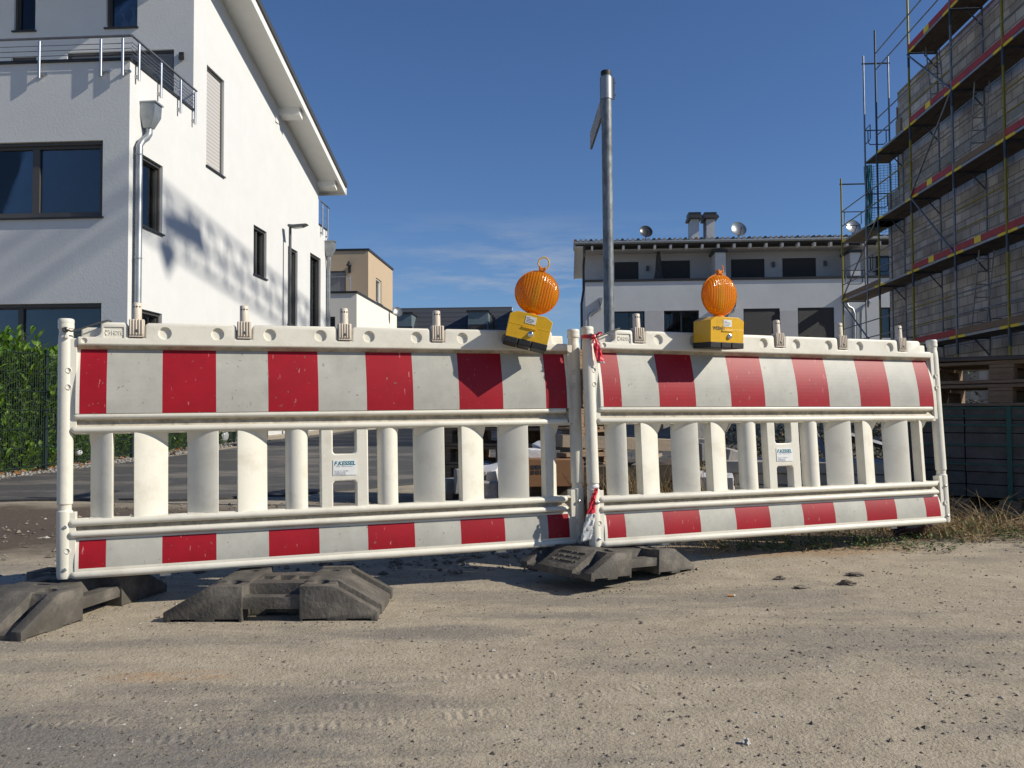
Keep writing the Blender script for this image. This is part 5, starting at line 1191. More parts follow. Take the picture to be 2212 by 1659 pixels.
m = MB(); m.add([q0+Vector((0, 0, zb_)), far+Vector((0, 0, zb_)), far+Vector((0, 0, zt_)), q0+Vector((0, 0, zt_))]+[p+sd_*.018 for p in (q0+Vector((0, 0, zb_)), far+Vector((0, 0, zb_)), far+Vector((0, 0, zt_)), q0+Vector((0, 0, zt_)))], [(0,1,2,3),(4,7,6,5),(0,4,5,1),(1,5,6,2),(2,6,7,3),(3,7,4,0)]); m.build('sign_plate', 'galv', sp, bevel=.003)

# ================================================================== UNFINISHED BUILDING AND SCAFFOLD (right)
SC = Facade((10.95-AX.x*23.6, 0), AX, -BX)            # outer scaffold line; u is metres along the street, w towards the street
sU = lambda Y: (Y-SC.p0.y)/AX.y
ZL = [2.55+2.02*k for k in range(6)]
BW = SC.shift(-1.05)                                  # wall face
bld = thing('unfinished_building', 'unfinished bare block building behind scaffolding at the right', 'building', loc=(12, 20, 0)); bld.matrix_world = Matrix.Identity(4)
def uvbox(m, Fc, u0, u1, z0, z1, w0, w1):
    b = len(m.v); m.fbox(Fc, u0, u1, z0, z1, w0, w1)
    for i in range(b, b+8):
        p = Vector(m.v[i]); m.uv[i] = ((p-Fc.p0).dot(Fc.d)+(p-Fc.p0).dot(Fc.n)*.97, p.z)
uE1, uE2 = sU(27.2), sU(28.2); uS = sU(13.0)
zlow = SC.shift(-1.05).uv(1925, 421)[1]; zhi = 10.75
m = MB(); uvbox(m, BW, uS, uE2, -.3, zlow, -11, 0); uvbox(m, BW, uS+.0, uE1, zlow+.001, zhi, -11, -.002); m.build('wall', 'blocks', bld, smooth=0)
m = MB(); m.fbox(BW, uS, uE1-.02, zhi+.002, zhi+.05, -.4, .02); m.fbox(BW, uE1, uE2, zlow+.002, zlow+.03, -11, .01)
for z in (4.9, 7.7): m.fbox(BW, uS+.1, uE1-.4, z-.12, z+.10, .001, .006)
m.build('concrete_band', 'concrete', bld, smooth=0)
m = MB(); uq = sU(27.2); m.fbox(BW, uq-.35, uq+.04, 9.2, 9.9, -.02, .06); m.fbox(BW, uq+.002, uq+.05, zlow, zhi-.4, -.25, .03); m.build('shuttering_board', 'wood_pale', bld, smooth=0)
scf = thing('scaffold', 'tall facade scaffold with yellow and grey tubes and red toe boards on the block building', 'scaffold', loc=(11, 20, 0)); scf.matrix_world = Matrix.Identity(4)
PU = [sU(y) for y in (13.3, 15.9, 18.45, 20.95, 23.55, 26.1)]; INW = -.76
ucol = ['yel_tube', 'grey_tube', 'yel_tube', 'grey_tube', 'yel_tube', 'yel_tube']
for i, u in enumerate(PU):
    zt_ = 13.2 if i < 5 else 12.35
    if i in (4, 5, 3):
        m = MB(); m.cyl(SC.pt(u, -.1, 0), SC.pt(u, 6.7 if i != 3 else 2.6, 0), .030, n=10, mat=0); m.cyl(SC.pt(u, 6.7 if i != 3 else 2.6, 0), SC.pt(u, zt_, 0), .030, n=10, mat=1)
        m.build('standard', ['yel_tube', 'yel_tube' if i == 4 else ('grey_tube' if i == 3 else 'blue_tube')], scf)
    else:
        m = MB(); m.cyl(SC.pt(u, -.1, 0), SC.pt(u, zt_, 0), .030, n=10); m.build('standard', ucol[i], scf)
    m = MB(); m.cyl(SC.pt(u, -.1, INW), SC.pt(u, 10.7 if i < 5 else 8.7, INW), .027, n=8); m.build('standard', 'grey_tube', scf)
    for k, z in enumerate(ZL[:5]):
        if i == 5 and k == 4: continue
        m = MB(); m.cyl(SC.pt(u, z-.06, 0), SC.pt(u, z-.06, INW), .028, n=8); m.cyl(SC.pt(u, z-.06, -.0), SC.pt(u, z-.45, -.0), .034, n=8)
        m.tube([SC.pt(u, z-.50, INW), SC.pt(u, z-.10, INW*.55)], .018, 6); m.build('transom', 'blue_tube', scf)
        m = MB(); m.cyl(SC.pt(u, z+.4, INW), SC.pt(u, z+.4, INW-.30), .014, n=6); m.cyl(SC.pt(u, z+.34, INW), SC.pt(u, z+.46, INW), .036, n=8); m.build('wall_tie', 'grey_tube', scf)
def deck(u0, u1, z, mat='dark_wood', toe=None, edge='yel_board', w1=INW+.02):
    m = MB()
    for w0_, w1_ in ((-.02, -.36), (-.385, w1)): m.fbox(SC, u0+.04, u1-.04, z-.05, z, w0_, w1_, 0)
    m.fbox(SC, u0+.04, u1-.04, z-.052, z+.004, .0, -.019, 2); 
    for a in (u0+.02, u1-.42): m.fbox(SC, a, a+.40, z-.055, z+.008, .002, -.021, 1)
    m.build('deck', [mat, edge, 'alu_deck'], scf, smooth=0)
    if toe:
        m = MB(); m.fbox(SC, u0+.03, u1-.03, z+.012, z+.165, .010, -.018, 0)
        if toe == 'red_y': 
            a = u1-(u1-u0)*.42; m.fbox(SC, a-.28, a+.04, z+.011, z+.166, .012, -.020, 1)
        m.build('toe_board', ['red_board' if toe.startswith('red') else 'wood', 'yel_board'], scf, smooth=0)
toes = {4: {4: 0, 3: 'red_y', 2: 'red', 1: 'red', 0: 'red'}, 3: {4: 0, 3: 'red_y', 2: 'red', 1: 'red', 0: 'red_y'}, 2: {4: 0, 3: 'red_y', 2: 'wood', 1: 'red', 0: 'red'}, 1: {4: 0, 3: 'red_y', 2: 'red_y', 1: 'red', 0: 'red'}, 0: {4: 0, 3: 'red', 2: 'wood', 1: 'wood', 0: 'red'}}
for k, z in enumerate(ZL[:5]):
    for b in range(5):                                 # bay b between PU[b], PU[b+1]
        if k == 4 and b == 4: continue
        deck(PU[b], PU[b+1], z, toe=toes[k].get(b) or None)
for k, z in enumerate(ZL[:5]):
    for b in range(5):
        if k == 4 and b == 4:
            pass
        m = MB()
        for dz in (.50, 1.0): m.cyl(SC.pt(PU[b]-.05, z+dz, 0), SC.pt(PU[b+1]+.05, z+dz, 0), .019, n=8)
        m.build('guard_rail', 'yel_tube' if (k+b) % 3 == 0 else 'grey_tube', scf)
# end deck and end frame round the far corner
uG = sU(27.15)
for k in (3, 2):
    z = ZL[k]; m = MB(); m.fbox(SC, PU[5]-.02, uG+.05, z-.05, z, -.02, INW+.02); m.build('deck', 'dark_wood', scf, smooth=0)
m = MB()
for w_ in (0.0, INW): m.cyl(SC.pt(uG, -.1 if w_ else 4.0, w_), SC.pt(uG, 12.0, w_), .028, n=8)
m.build('standard', 'grey_tube', scf)
m = MB(); m.cyl(SC.pt(uG, 11.75, 0.05), SC.pt(uG, 11.75, INW-.05), .028, n=8); m.build('transom', 'blue_tube', scf)
for z in (ZL[3], ZL[2], ZL[1]):
    m = MB(); m.cyl(SC.pt(uG, z+1.0, 0), SC.pt(uG, z+1.0, INW), .018, n=6)
    m.tube([SC.pt(uG, z+.98, -.10), SC.pt(uG, z+.62, -.10), SC.pt(uG, z+.55, -.16), SC.pt(uG, z+.55, INW+.18), SC.pt(uG, z+.62, INW+.10), SC.pt(uG, z+.98, INW+.10)], .016, 6)
    m.tube([SC.pt(uG, z+1.0, 0), SC.pt(uG-.5, z+1.02, 0), SC.pt(uG-.5, z+.60, 0), SC.pt(uG-.42, z+.55, 0), SC.pt(uG, z+.55, 0)], .015, 6)
    m.build('end_guard', 'blue_tube', scf)
# lower extension bay
uX = sU(29.6); m = MB(); m.cyl(SC.pt(uX, -.1, 0), SC.pt(uX, 8.75, 0), .030, n=10); m.build('standard', 'yel_tube', scf)
m = MB(); m.cyl(SC.pt(uX, -.1, INW), SC.pt(uX, 6.8, INW), .028, n=8); m.build('standard', 'grey_tube', scf)
for k in (1, 2):
    deck(PU[5], uX, ZL[k], toe='wood' if k == 1 else None)
    m = MB()
    for dz in (.5, 1.0): m.cyl(SC.pt(PU[5], ZL[k]+dz, 0), SC.pt(uX, ZL[k]+dz, 0), .019, n=8)
    m.build('guard_rail', 'grey_tube', scf)
    m = MB(); z = ZL[k]; m.cyl(SC.pt(uX, z+1.0, 0), SC.pt(uX, z+1.0, INW), .018, n=6); m.cyl(SC.pt(uX, z-.07, 0), SC.pt(uX, z-.07, INW), .026, n=6)
    m.tube([SC.pt(uX, z+.98, -.1), SC.pt(uX, z+.6, -.1), SC.pt(uX, z+.53, -.17), SC.pt(uX, z+.53, INW+.17), SC.pt(uX, z+.6, INW+.1), SC.pt(uX, z+.98, INW+.1)], .016, 6); m.build('end_guard', 'blue_tube', scf)
m = MB(); m.cyl(SC.pt(uX, 8.55, .05), SC.pt(uX, 8.55, INW-.05), .026, n=8); m.build('transom', 'blue_tube', scf)
m = MB(); z = ZL[0]
for dz in (.5, 1.0): m.cyl(SC.pt(PU[5], z+dz, 0), SC.pt(uX, z+dz, 0), .019, n=8)
m.build('guard_rail', 'grey_tube', scf)
# diagonal braces
for (ua, za_, ub_, zb_) in ((PU[4], ZL[4]-.1, PU[3], ZL[3]), (PU[3], ZL[3]-.1, PU[4], ZL[2]), (PU[5], ZL[2], uX, ZL[1]), (uX, ZL[1]-.1, PU[5], ZL[0]-.1), (PU[4], ZL[2], PU[3], ZL[1])):
    m = MB(); m.cyl(SC.pt(ua, za_, .035), SC.pt(ub_, zb_, .035), .024, n=8); m.build('diagonal_brace', 'grey_tube', scf)
# ladders
def ladder(ua, ub_, z0, z1, w=-.30):
    m = MB(); A0, A1 = SC.pt(ua, z0, w), SC.pt(ub_, z1, w); off = SC.n*-.34
    m.cyl(A0, A1, .016, n=6); m.cyl(A0+off, A1+off, .016, n=6)
    k = int((z1-z0)/.28)
    for i in range(1, k): p = A0.lerp(A1, i/k); m.cyl(p, p+off, .013, n=6)
    m.build('ladder', 'alu_deck', scf)
ladder(PU[4]-.75, PU[4]-.35, ZL[3], ZL[4]+.3); ladder(PU[3]-.15, PU[3]-.55, ZL[2], ZL[3]); ladder(PU[3]-.05, PU[3]-.6, ZL[0], ZL[1]+.05)
# green net at the far end
m = MB(); za_, zb_ = ZL[2]-.2, ZL[3]-.1; wn_ = 10; hn = 26
for i in range(wn_+1):
    w_ = -.05+(INW-.35)*i/wn_; m.tube([SC.pt(uG+.08+.04*math.sin(i+z*.5), za_+(zb_-za_)*z/8, w_) for z in range(9)], .006, 4)
for k in range(hn+1):
    z = za_+(zb_-za_)*k/hn; m.tube([SC.pt(uG+.08+.05*math.sin(i*1.3), z-.03*math.sin(i*math.pi/5), -.05+(INW-.35)*i/10) for i in range(11)], .006, 4)
for i in range(22): m.tube([SC.pt(uG+.06+.12*math.sin(i*.9), za_+.1+(zb_-za_-.1)*z/6, -.02-.008*i+.02*math.sin(z+i)) for z in range(7)], .009, 4)
m.build('safety_net', 'net', scf, smooth=0)

# ================================================================== TOWER CRANE (its lattice jib throws the soft shadow on the white house)
crane = thing('tower_crane', 'yellow lattice tower crane rising right of the block building', 'crane', loc=(0, 0, 0))
def shadow_src(Fc, x, y, t): p = Fc.pt(*Fc.uv(x, y)); return p+SDIR*t
j0 = shadow_src(SIDE, 330, 447, 38.0); j1 = shadow_src(SIDE, 640, 677, 38.0)
jd = (j1-j0).normalized(); js = j0-jd*24; je = j1+jd*6
m = MB(); L_ = (je-js).length; sidev = jd.cross(Vector((0, 0, 1))).normalized(); ch_ = [Vector((0, 0, .55)), sidev*.42-Vector((0, 0, .35)), sidev*-.42-Vector((0, 0, .35))]
for c_ in ch_: m.cyl(js+c_, je+c_, .055, n=6)
n_ = int(L_/1.0)
for i in range(n_):
    a = js.lerp(je, i/n_); b = js.lerp(je, (i+1)/n_)
    for p, q_ in ((0, 1), (0, 2), (1, 2)): m.cyl(a+ch_[p], b+ch_[q_], .028, n=4); m.cyl(b+ch_[q_], b+ch_[p], .025, n=4)
for poly in (((355, 449), (392, 461), (434, 483), (441, 529), (402, 505), (355, 477)), ((341, 512), (368, 515), (377, 539), (359, 571))):      # slabs added under the jib, shaped to cast the dark wall shadows
    m.extrude([shadow_src(SIDE, x, y, 38.0) for x, y in poly], BX*.35)
m.build('jib', 'crane', crane, smooth=0)
m = MB(); mb_ = js+jd*.5; top = mb_.z+1
for dx in (-.6, .6):
    for dy in (-.6, .6): m.cyl((mb_.x+dx, mb_.y+dy, 0), (mb_.x+dx, mb_.y+dy, top), .07, n=6)
z = 0
while z < top-1.3:
    for (x0, y0), (x1, y1) in (((-.6, -.6), (.6, -.6)), ((.6, -.6), (.6, .6)), ((.6, .6), (-.6, .6)), ((-.6, .6), (-.6, -.6))): m.cyl((mb_.x+x0, mb_.y+y0, z), (mb_.x+x1, mb_.y+y1, z+1.25), .04, n=4)
    z += 1.25
m.build('mast', 'crane', crane, smooth=0)

# ================================================================== MATERIAL BEHIND THE BARRIERS
def pallet_mesh(name='pallet', mat='wood', lx=1.2, ly=.8):
    m = MB(); rnd_ = random.Random(3)
    for i in range(5): y0 = -ly/2+i*(ly-.12)/4; m.box((-lx/2, y0, .122), (lx/2, y0+.11, .144))
    for x in (-lx/2, -.07, lx/2-.145): m.box((x, -ly/2+.001, .100), (x+.145, ly/2-.001, .1215))
    for x in (-lx/2, -.07, lx/2-.145):
        for y in (-ly/2+.002, -.05, ly/2-.102): m.box((x+.001, y, .0225), (x+.144, y+.10, .0995))
    for y in (-ly/2+.001, -.05, ly/2-.101): m.box((-lx/2+.001, y, 0), (lx/2-.001, y+.10, .022))
    return m.build(name, mat, bevel=.003, segs=1)
PLT = pallet_mesh(); n_stack = 8
order = ['bottom', 'second', 'third', 'fourth', 'fifth', 'sixth', 'seventh', 'top']
for k in range(n_stack):
    o = PLT if k == 0 else PLT.copy()
    if k: COL.objects.link(o)
    tag(o, '%s weathered wooden pallet of the tall dark stack behind the gap between the barriers' % order[k] if k not in (0, n_stack-1) else ('bottom pallet on the ground in the tall dark stack behind the barrier gap' if k == 0 else 'topmost pallet of the tall dark stack behind the barrier gap'), 'pallet', 'stacked wooden pallets')
    place(o, (.10+random.uniform(-.02, .02), 7.05+random.uniform(-.02, .02), gz(.1, 7)+.01+k*.147), R(-20+random.uniform(-2, 2)))
# timber beams lying across in the sun
def timber(name, p0, p1, w, h, mat, label, cat='timber', group=None):
    p0 = Vector(p0); p1 = Vector(p1); d = p1-p0; L_ = d.length
    m = MB(); m.box((0, -w/2, 0), (L_, w/2, h)); o = m.build(name, mat, bevel=.004, segs=1)
    o.matrix_world = Matrix.Translation(p0) @ d.to_track_quat('X', 'Z').to_matrix().to_4x4()
    return tag(o, label, cat, group)
a = at(1205, 966, 5.75); b = at(1470, 976, 6.0)
timber('timber_beam', a, b, .16, .085, 'wood_pale', 'pale thick timber lying level behind the joint of the barriers', 'timber', 'loose timbers')
timber('timber_beam', at(1212, 988, 5.6), at(1330, 985, 5.9), .10, .030, 'wood', 'thin brown board just under the pale thick timber', 'timber', 'loose timbers')
timber('timber_beam', at(1370, 1012, 5.5), at(1425, 985, 5.7), .05, .022, 'wood_pale', 'short sloping lath below the pale thick timber', 'timber', 'loose timbers')
for k, (px, py, Y, w_) in enumerate(((1225, 1000, 5.9, .5), (1400, 1005, 6.1, .5))):
    c = at(px, py, Y); m = MB(); m.box((-w_/2, -.3, 0), (w_/2, .3, max(.12, c.z))); 
    o = tag(m.build('timber_block', 'dark_wood', bevel=.004, segs=1), ('dark wooden support block under the left end of the pale timber', 'dark wooden support block under the right end of the pale timber')[k], 'timber', 'support blocks'); place(o, (c.x, c.y+.1, gz(c.x, c.y)-.02))
c = at(1180, 1020, 5.45); m = MB(); m.box((-.19, -.14, 0), (.19, .14, .17)); bx = m.build('cardboard_box', 'carton', bevel=.004, segs=1); place(bx, (c.x+.03, c.y+.12, max(gz(c.x, c.y), c.z-.09)), R(6)); tag(bx, 'brown cardboard box with a dark printed mark behind the nearer barrier', 'box')
m = MB()
for i in range(2):
    for j in range(3): m.box((-.14+j*.03, -.1425, .08+i*.032), (-.12+j*.03+(.004 if i else 0), -.1405, .104+i*.032))
m.build('printed_mark', 'ink', bx, smooth=0)
# white aerated blocks and concrete stones
def stone(px, py, Y, sx, sy, sz, mat, label, rz=0, rx=0, ry=0, seed=0, group='tumbled building blocks', drop=True):
    c = at(px, py, Y); m = MB(); rr = random.Random(seed)
    bm = bmesh.new(); bmesh.ops.create_cube(bm, size=1); bmesh.ops.subdivide_edges(bm, edges=bm.edges, cuts=2, use_grid_fill=True)
    vs = []
    for v in bm.verts:
        k = Vector((v.co.x*sx, v.co.y*sy, v.co.z*sz)); k += Vector((rr.uniform(-1, 1), rr.uniform(-1, 1), rr.uniform(-1, 1)))*min(sx, sy, sz)*.035; vs.append(k)
    m.add(vs, [[v.index for v in f.verts] for f in bm.faces]); bm.free()
    o = m.build('building_block', mat, bevel=.006, segs=1, smooth=25); place(o, c, rz, rx, ry)
    return tag(o, label, 'block', group)
stone(1064, 1035, 6.1, .13, .20, .17, 'white_block', 'pale block leaning in the gap beside the tall pallet stack', R(-12), R(14), R(-10), 1)
stone(1088, 1018, 6.35, .12, .18, .14, 'white_block', 'pale block tipped on its edge right behind another at the pallet stack foot', R(20), R(-25), R(18), 2)
stone(1050, 1012, 6.8, .10, .20, .10, 'white_block', 'small pale block farthest back at the pallet stack foot', R(10), R(4), R(3), 3)
stone(1014, 1040, 5.9, .20, .20, .16, 'concrete', 'grey concrete block lying low in the gap left of the white blocks', R(8), 0, R(3), 4)
stone(1040, 1060, 5.55, .22, .16, .12, 'concrete', 'broad grey concrete block lowest in the gap left of the white blocks', R(-6), 0, 0, 5)
stone(1152, 983, 5.75, .11, .14, .085, 'white_block', 'white block lying on the brown cardboard box', R(4), 0, R(3), 6)
stone(1168, 968, 6.0, .07, .12, .07, 'white_block', 'small white block tilted above the cardboard box', R(24), R(10), R(-20), 7)
stone(972, 1050, 6.0, .12, .12, .10, 'concrete', 'small grey stub of kerb stone alone on the dirt behind the grip plate', R(30), 0, 0, 8)
stone(1508, 930, 6.6, .12, .12, .13, 'concrete', 'upper grey concrete block of the pile right of the sign post', R(5), 0, 0, 9)
stone(1502, 962, 6.6, .15, .14, .11, 'concrete', 'lower grey concrete block of the pile right of the sign post', R(-8), 0, 0, 10)
stone(1520, 978, 6.5, .10, .14, .14, 'concrete', 'dark sided concrete block at the right of the block pile', R(12), 0, 0, 11)
stone(1578, 985, 6.3, .16, .2, .10, 'concrete', 'rounded grey concrete lump between the block pile and slab stack', R(20), R(6), R(10), 12)
stone(1550, 906, 7.2, .22, .08, .16, 'slab', 'pale broken slab leaning at the back above the timber', R(-20), R(20), R(30), 13)
stone(1440, 908, 7.4, .16, .1, .08, 'slab', 'small pale slab fragment at the back behind the timber', R(20), R(20), R(-20), 14)
# slab stacks
def slab_stack(px, py, Y, lx, ly, n, th, rz, label_fmt, seed, mat='slab'):
    c = at(px, py, Y); rr = random.Random(seed); base = gz(c.x, c.y)-.01
    for k in range(n):
        m = MB(); m.box((-lx/2, -ly/2, 0), (lx/2, ly/2, th)); o = m.build('concrete_slab', mat, bevel=.004, segs=1)
        place(o, (c.x+rr.uniform(-.015, .015), c.y+rr.uniform(-.015, .015), base+k*(th+.004)), rz+R(rr.uniform(-1, 1)))
        tag(o, label_fmt[k], 'slab', 'concrete slabs in stacks')
slab_stack(1740, 1020, 6.15, 1.15, .62, 4, .075, R(-15), ['lowest wide concrete slab of the stack behind the farther barrier', 'second concrete slab from the ground in the wide stack', 'third concrete slab in the wide stack, just under the top one', 'topmost wide concrete slab with a pale sunlit face'], 21)
slab_stack(1525, 1030, 5.9, .34, .6, 3, .085, R(-14), ['bottom slab of the small white stack left of the wide slab stack', 'middle slab of the small white stack left of the wide slab stack', 'top slab of the small white stack left of the wide slab stack'], 22, 'white_block')
# bent steel section
m = MB(); p0, p1 = at(1752, 915, 6.9), at(1792, 1000, 6.5); m.tube([p0, p1], .022, 4); o = m.build('steel_bar', 'grey_tube', smooth=0); tag(o, 'blue grey steel bar leaning steeply behind the slab stack', 'steel bar', 'loose steel bars')
m = MB(); p0, p1 = at(1782, 925, 6.8), at(1915, 965, 6.9); m.tube([p0, p1], .026, 4); o = m.build('steel_bar', 'grey_tube', smooth=0); tag(o, 'blue grey steel bar lying nearly level above the slab stack', 'steel bar', 'loose steel bars')

# paver stack with pallets on top (right)
th_ = R(-43); Mp = at(2212, 1140, 5.0); cb_ = at(1952, 1130, 6.0)
dirF = Vector((math.cos(th_), math.sin(th_), 0)); nF = Vector((-dirF.y*-1, dirF.x*-1, 0)); nF = Vector((math.sin(th_), -math.cos(th_), 0))
PV = Facade((cb_.x, cb_.y), dirF, nF)
zg = gz(3.0, 5.3)+.02; ztop_p = PV.uv(2100, 880)[1]
stk = thing('paver_stack', 'strapped stack of dark grey concrete pavers beside the farther barrier end', 'paver stack', loc=(cb_.x, cb_.y, zg)); stk.matrix_world = Matrix.Identity(4)
rnd = random.Random(17); rows_ = 7; rh = (ztop_p-zg-.05)/rows_; m = MB(); Wp = 1.9
for r_ in range(rows_):
    u = 0; z0 = zg+.05+r_*rh
    while u < Wp:
        l_ = .40
        for dpt in range(3): m.fbox(PV, u+.004, u+l_-.004, z0+.003, z0+rh-.003, -dpt*.36-.355, -dpt*.36+rnd.uniform(-.008, .006))
        u += l_
m.build('paver', 'paver', stk, smooth=0)
m = MB()
for i in range(7): m.fbox(PV, i*.3, i*.3+.12, zg-.02, zg+.04, -1.0, .02)
m.build('pallet', 'wood', stk, smooth=0)
m = MB()
for y in (882, 899, 918, 960, 1000): 
    z_ = PV.uv(2040, y)[1]; m.fbox(PV, -.02, Wp+.02, z_-.006, z_+.006, -1.1, .012)
uS_ = PV.uv(2180, 900)[0]; m.fbox(PV, uS_-.014, uS_+.014, zg, ztop_p+.004, -1.1, .015); m.build('strap', 'strap', stk, smooth=0)
for k in range(2):
    o = PLT.copy(); COL.objects.link(o); tag(o, ('lower wooden pallet lying on the strapped paver stack', 'upper wooden pallet on the paver stack, roofed with loose boards')[k], 'pallet', 'stacked wooden pallets')
    c = PV.pt(.62, 0, -.42); place(o, (c.x, c.y, ztop_p+.006+k*.150), th_+R(1.5*k-2))
o = PLT.copy(); COL.objects.link(o); tag(o, 'wooden pallet on the paver stack cut by the right picture edge', 'pallet', 'stacked wooden pallets'); c = PV.pt(1.75, 0, -.45); place(o, (c.x, c.y, ztop_p+.007), th_)
for k in range(5):
    a = PV.pt(-.05+.01*k, ztop_p+.31+.020*(k % 2), -.08-.17*k); b = PV.pt(1.9, ztop_p+.312+.022*(k % 2)-.02, -.06-.17*k)
    timber('loose_board', a, b, .15, .018, 'dark_wood', ['front', 'second', 'third', 'fourth', 'rearmost'][k]+' loose grey board laid over the pallets on the paver stack', 'board', 'boards on the pallets')

# ================================================================== PLANTS AND SMALL GROUND DETAIL
def blades(m, x, y, n, h, spread, lean, rr, mat=0, w=.004):
    z0 = gz(x, y)
    for _ in range(n):
        a = rr.uniform(0, 6.28); bx, by = x+rr.gauss(0, spread), y+rr.gauss(0, spread*.7); hh_ = h*rr.uniform(.5, 1.15); ln = lean*rr.uniform(.3, 1.4)*hh_
        d = Vector((math.cos(a), math.sin(a), 0)); s_ = Vector((-d.y, d.x, 0))*w*rr.uniform(.6, 1.3)
        z0 = gz(bx, by); pts = []
        for t in (0, .35, .7, 1.0):
            p = Vector((bx, by, z0))+d*ln*t*t+Vector((0, 0, hh_*(t-.25*t*t*min(1, lean)))); pts.append((p-s_*(1-t*.85), p+s_*(1-t*.85)))
        b = len(m.v)
        for p, q_ in pts: m.v += [tuple(p), tuple(q_)]
        for i in range(3): m.f.append((b+2*i, b+2*i+1, b+2*i+3, b+2*i+2)); m.m.append(mat)
rnd = random.Random(23)
m = MB()
for _ in range(150):                                    # straw under and behind the farther barrier
    x = rnd.uniform(.75, 3.2); y = 4.1+.30*(x-.5)+rnd.uniform(-.22, .6)
    if rnd.random() < .25: x, y = rnd.uniform(2.0, 2.75), rnd.uniform(4.3, 4.75)
    blades(m, x, y, rnd.randint(6, 16), rnd.uniform(.05, .16), .04, rnd.uniform(.8, 2.2), rnd, 0, .0022)
for x, y in ((2.15, 4.75), (2.35, 4.70), (2.5, 4.6), (2.75, 4.5), (1.15, 4.30), (2.0, 4.62)): blades(m, x, y, 22, .24, .05, 1.1, rnd, 0, .0022)
for _ in range(40):
    x = rnd.uniform(.55, 1.35); blades(m, x, rnd.uniform(5.0, 5.7), 26, rnd.uniform(.2, .42), .06, .6, rnd, 0, .0025)
for _ in range(200):                                    # loose stalks lying flat
    x = rnd.uniform(.9, 3.0); y = 4.0+.25*(x-.5)+rnd.uniform(-.15, .5); a = rnd.uniform(0, 3.14); l_ = rnd.uniform(.05, .16); z0 = gz(x, y)+.006
    m.cyl((x, y, z0), (x+math.cos(a)*l_, y+math.sin(a)*l_, gz(x+math.cos(a)*l_, y+math.sin(a)*l_)+.008+rnd.random()*.02), .0016, n=4)
stuff(m.build('dry_grass', 'straw', smooth=0, fix=False), 'dry straw coloured grass under the farther barrier', 'grass')
m = MB()
def weed(m, x, y, n, r, h, mat, ls):
    for _ in range(n):
        a = rnd.uniform(0, 6.28); rr_ = r*math.sqrt(rnd.random()); px_, py_ = x+math.cos(a)*rr_, y+math.sin(a)*rr_*.8
        p = Vector((px_, py_, gz(px_, py_)+.006+h*rnd.random()**1.4*(1-(rr_/r)**2*.6)))
        d = Vector((math.cos(a)+rnd.uniform(-.8, .8), math.sin(a)+rnd.uniform(-.8, .8), rnd.uniform(-.3, .9)))
        leaf(m, p, d, Vector((rnd.uniform(-.4, .4), rnd.uniform(-.4, .4), 1)), ls*rnd.uniform(.6, 1.4), ls*rnd.uniform(.3, .5), mat)
for x, y, n, r, h in ((1.22, 4.20, 130, .14, .05), (1.38, 4.24, 140, .14, .06), (1.62, 4.28, 260, .17, .10), (1.78, 4.24, 120, .13, .06), (2.35, 4.38, 170, .16, .11), (2.60, 4.28, 220, .20, .07), (2.9, 4.3, 160, .2, .06), (1.05, 4.22, 60, .10, .04), (2.05, 4.3, 110, .16, .04), (1.95, 4.12, 90, .12, .03)):
    weed(m, x, y, n, r, h, 0, .022)
for _ in range(90): weed(m, rnd.uniform(.9, 3.0), 4.15+.15*rnd.random()+rnd.uniform(0, .5), 8, .06, .03, rnd.choice((0, 0, 1)), .016)
stuff(m.build('weeds', ['weed', 'weed_brown'], smooth=0, fix=False), 'low green weeds growing in the dirt along the farther barrier', 'weeds')
m = MB()
for _ in range(300):                                    # thicket between slab stack and building
    x = rnd.uniform(1.9, 5.2); y = rnd.uniform(7.4, 9.4); hz = rnd.uniform(.15, .78)
    for _k in range(34):
        p = Vector((x+rnd.gauss(0, .16), y+rnd.gauss(0, .14), gz(x, y)+abs(rnd.gauss(hz*.6, hz*.4)))); a = rnd.uniform(0, 6.28)
        leaf(m, p, Vector((math.cos(a), math.sin(a), rnd.uniform(-.3, .9))), Vector((rnd.uniform(-.5, .5), rnd.uniform(-.5, .5), 1)), rnd.uniform(.03, .075), rnd.uniform(.012, .028), 0 if rnd.random() < .68 else 1)
for _ in range(140): blades(m, rnd.uniform(.6, 4.2), rnd.uniform(6.7, 8.2), 10, rnd.uniform(.15, .5), .06, .6, rnd, rnd.choice((0, 1)), .004)
for _ in range(60): blades(m, rnd.uniform(.55, 1.3), rnd.uniform(5.2, 6.2), 14, rnd.uniform(.15, .38), .06, .8, rnd, 0, .003)
stuff(m.build('undergrowth', ['weed_dark', 'weed_brown'], smooth=0, fix=False), 'dark tangled undergrowth behind the concrete slab stack', 'undergrowth')

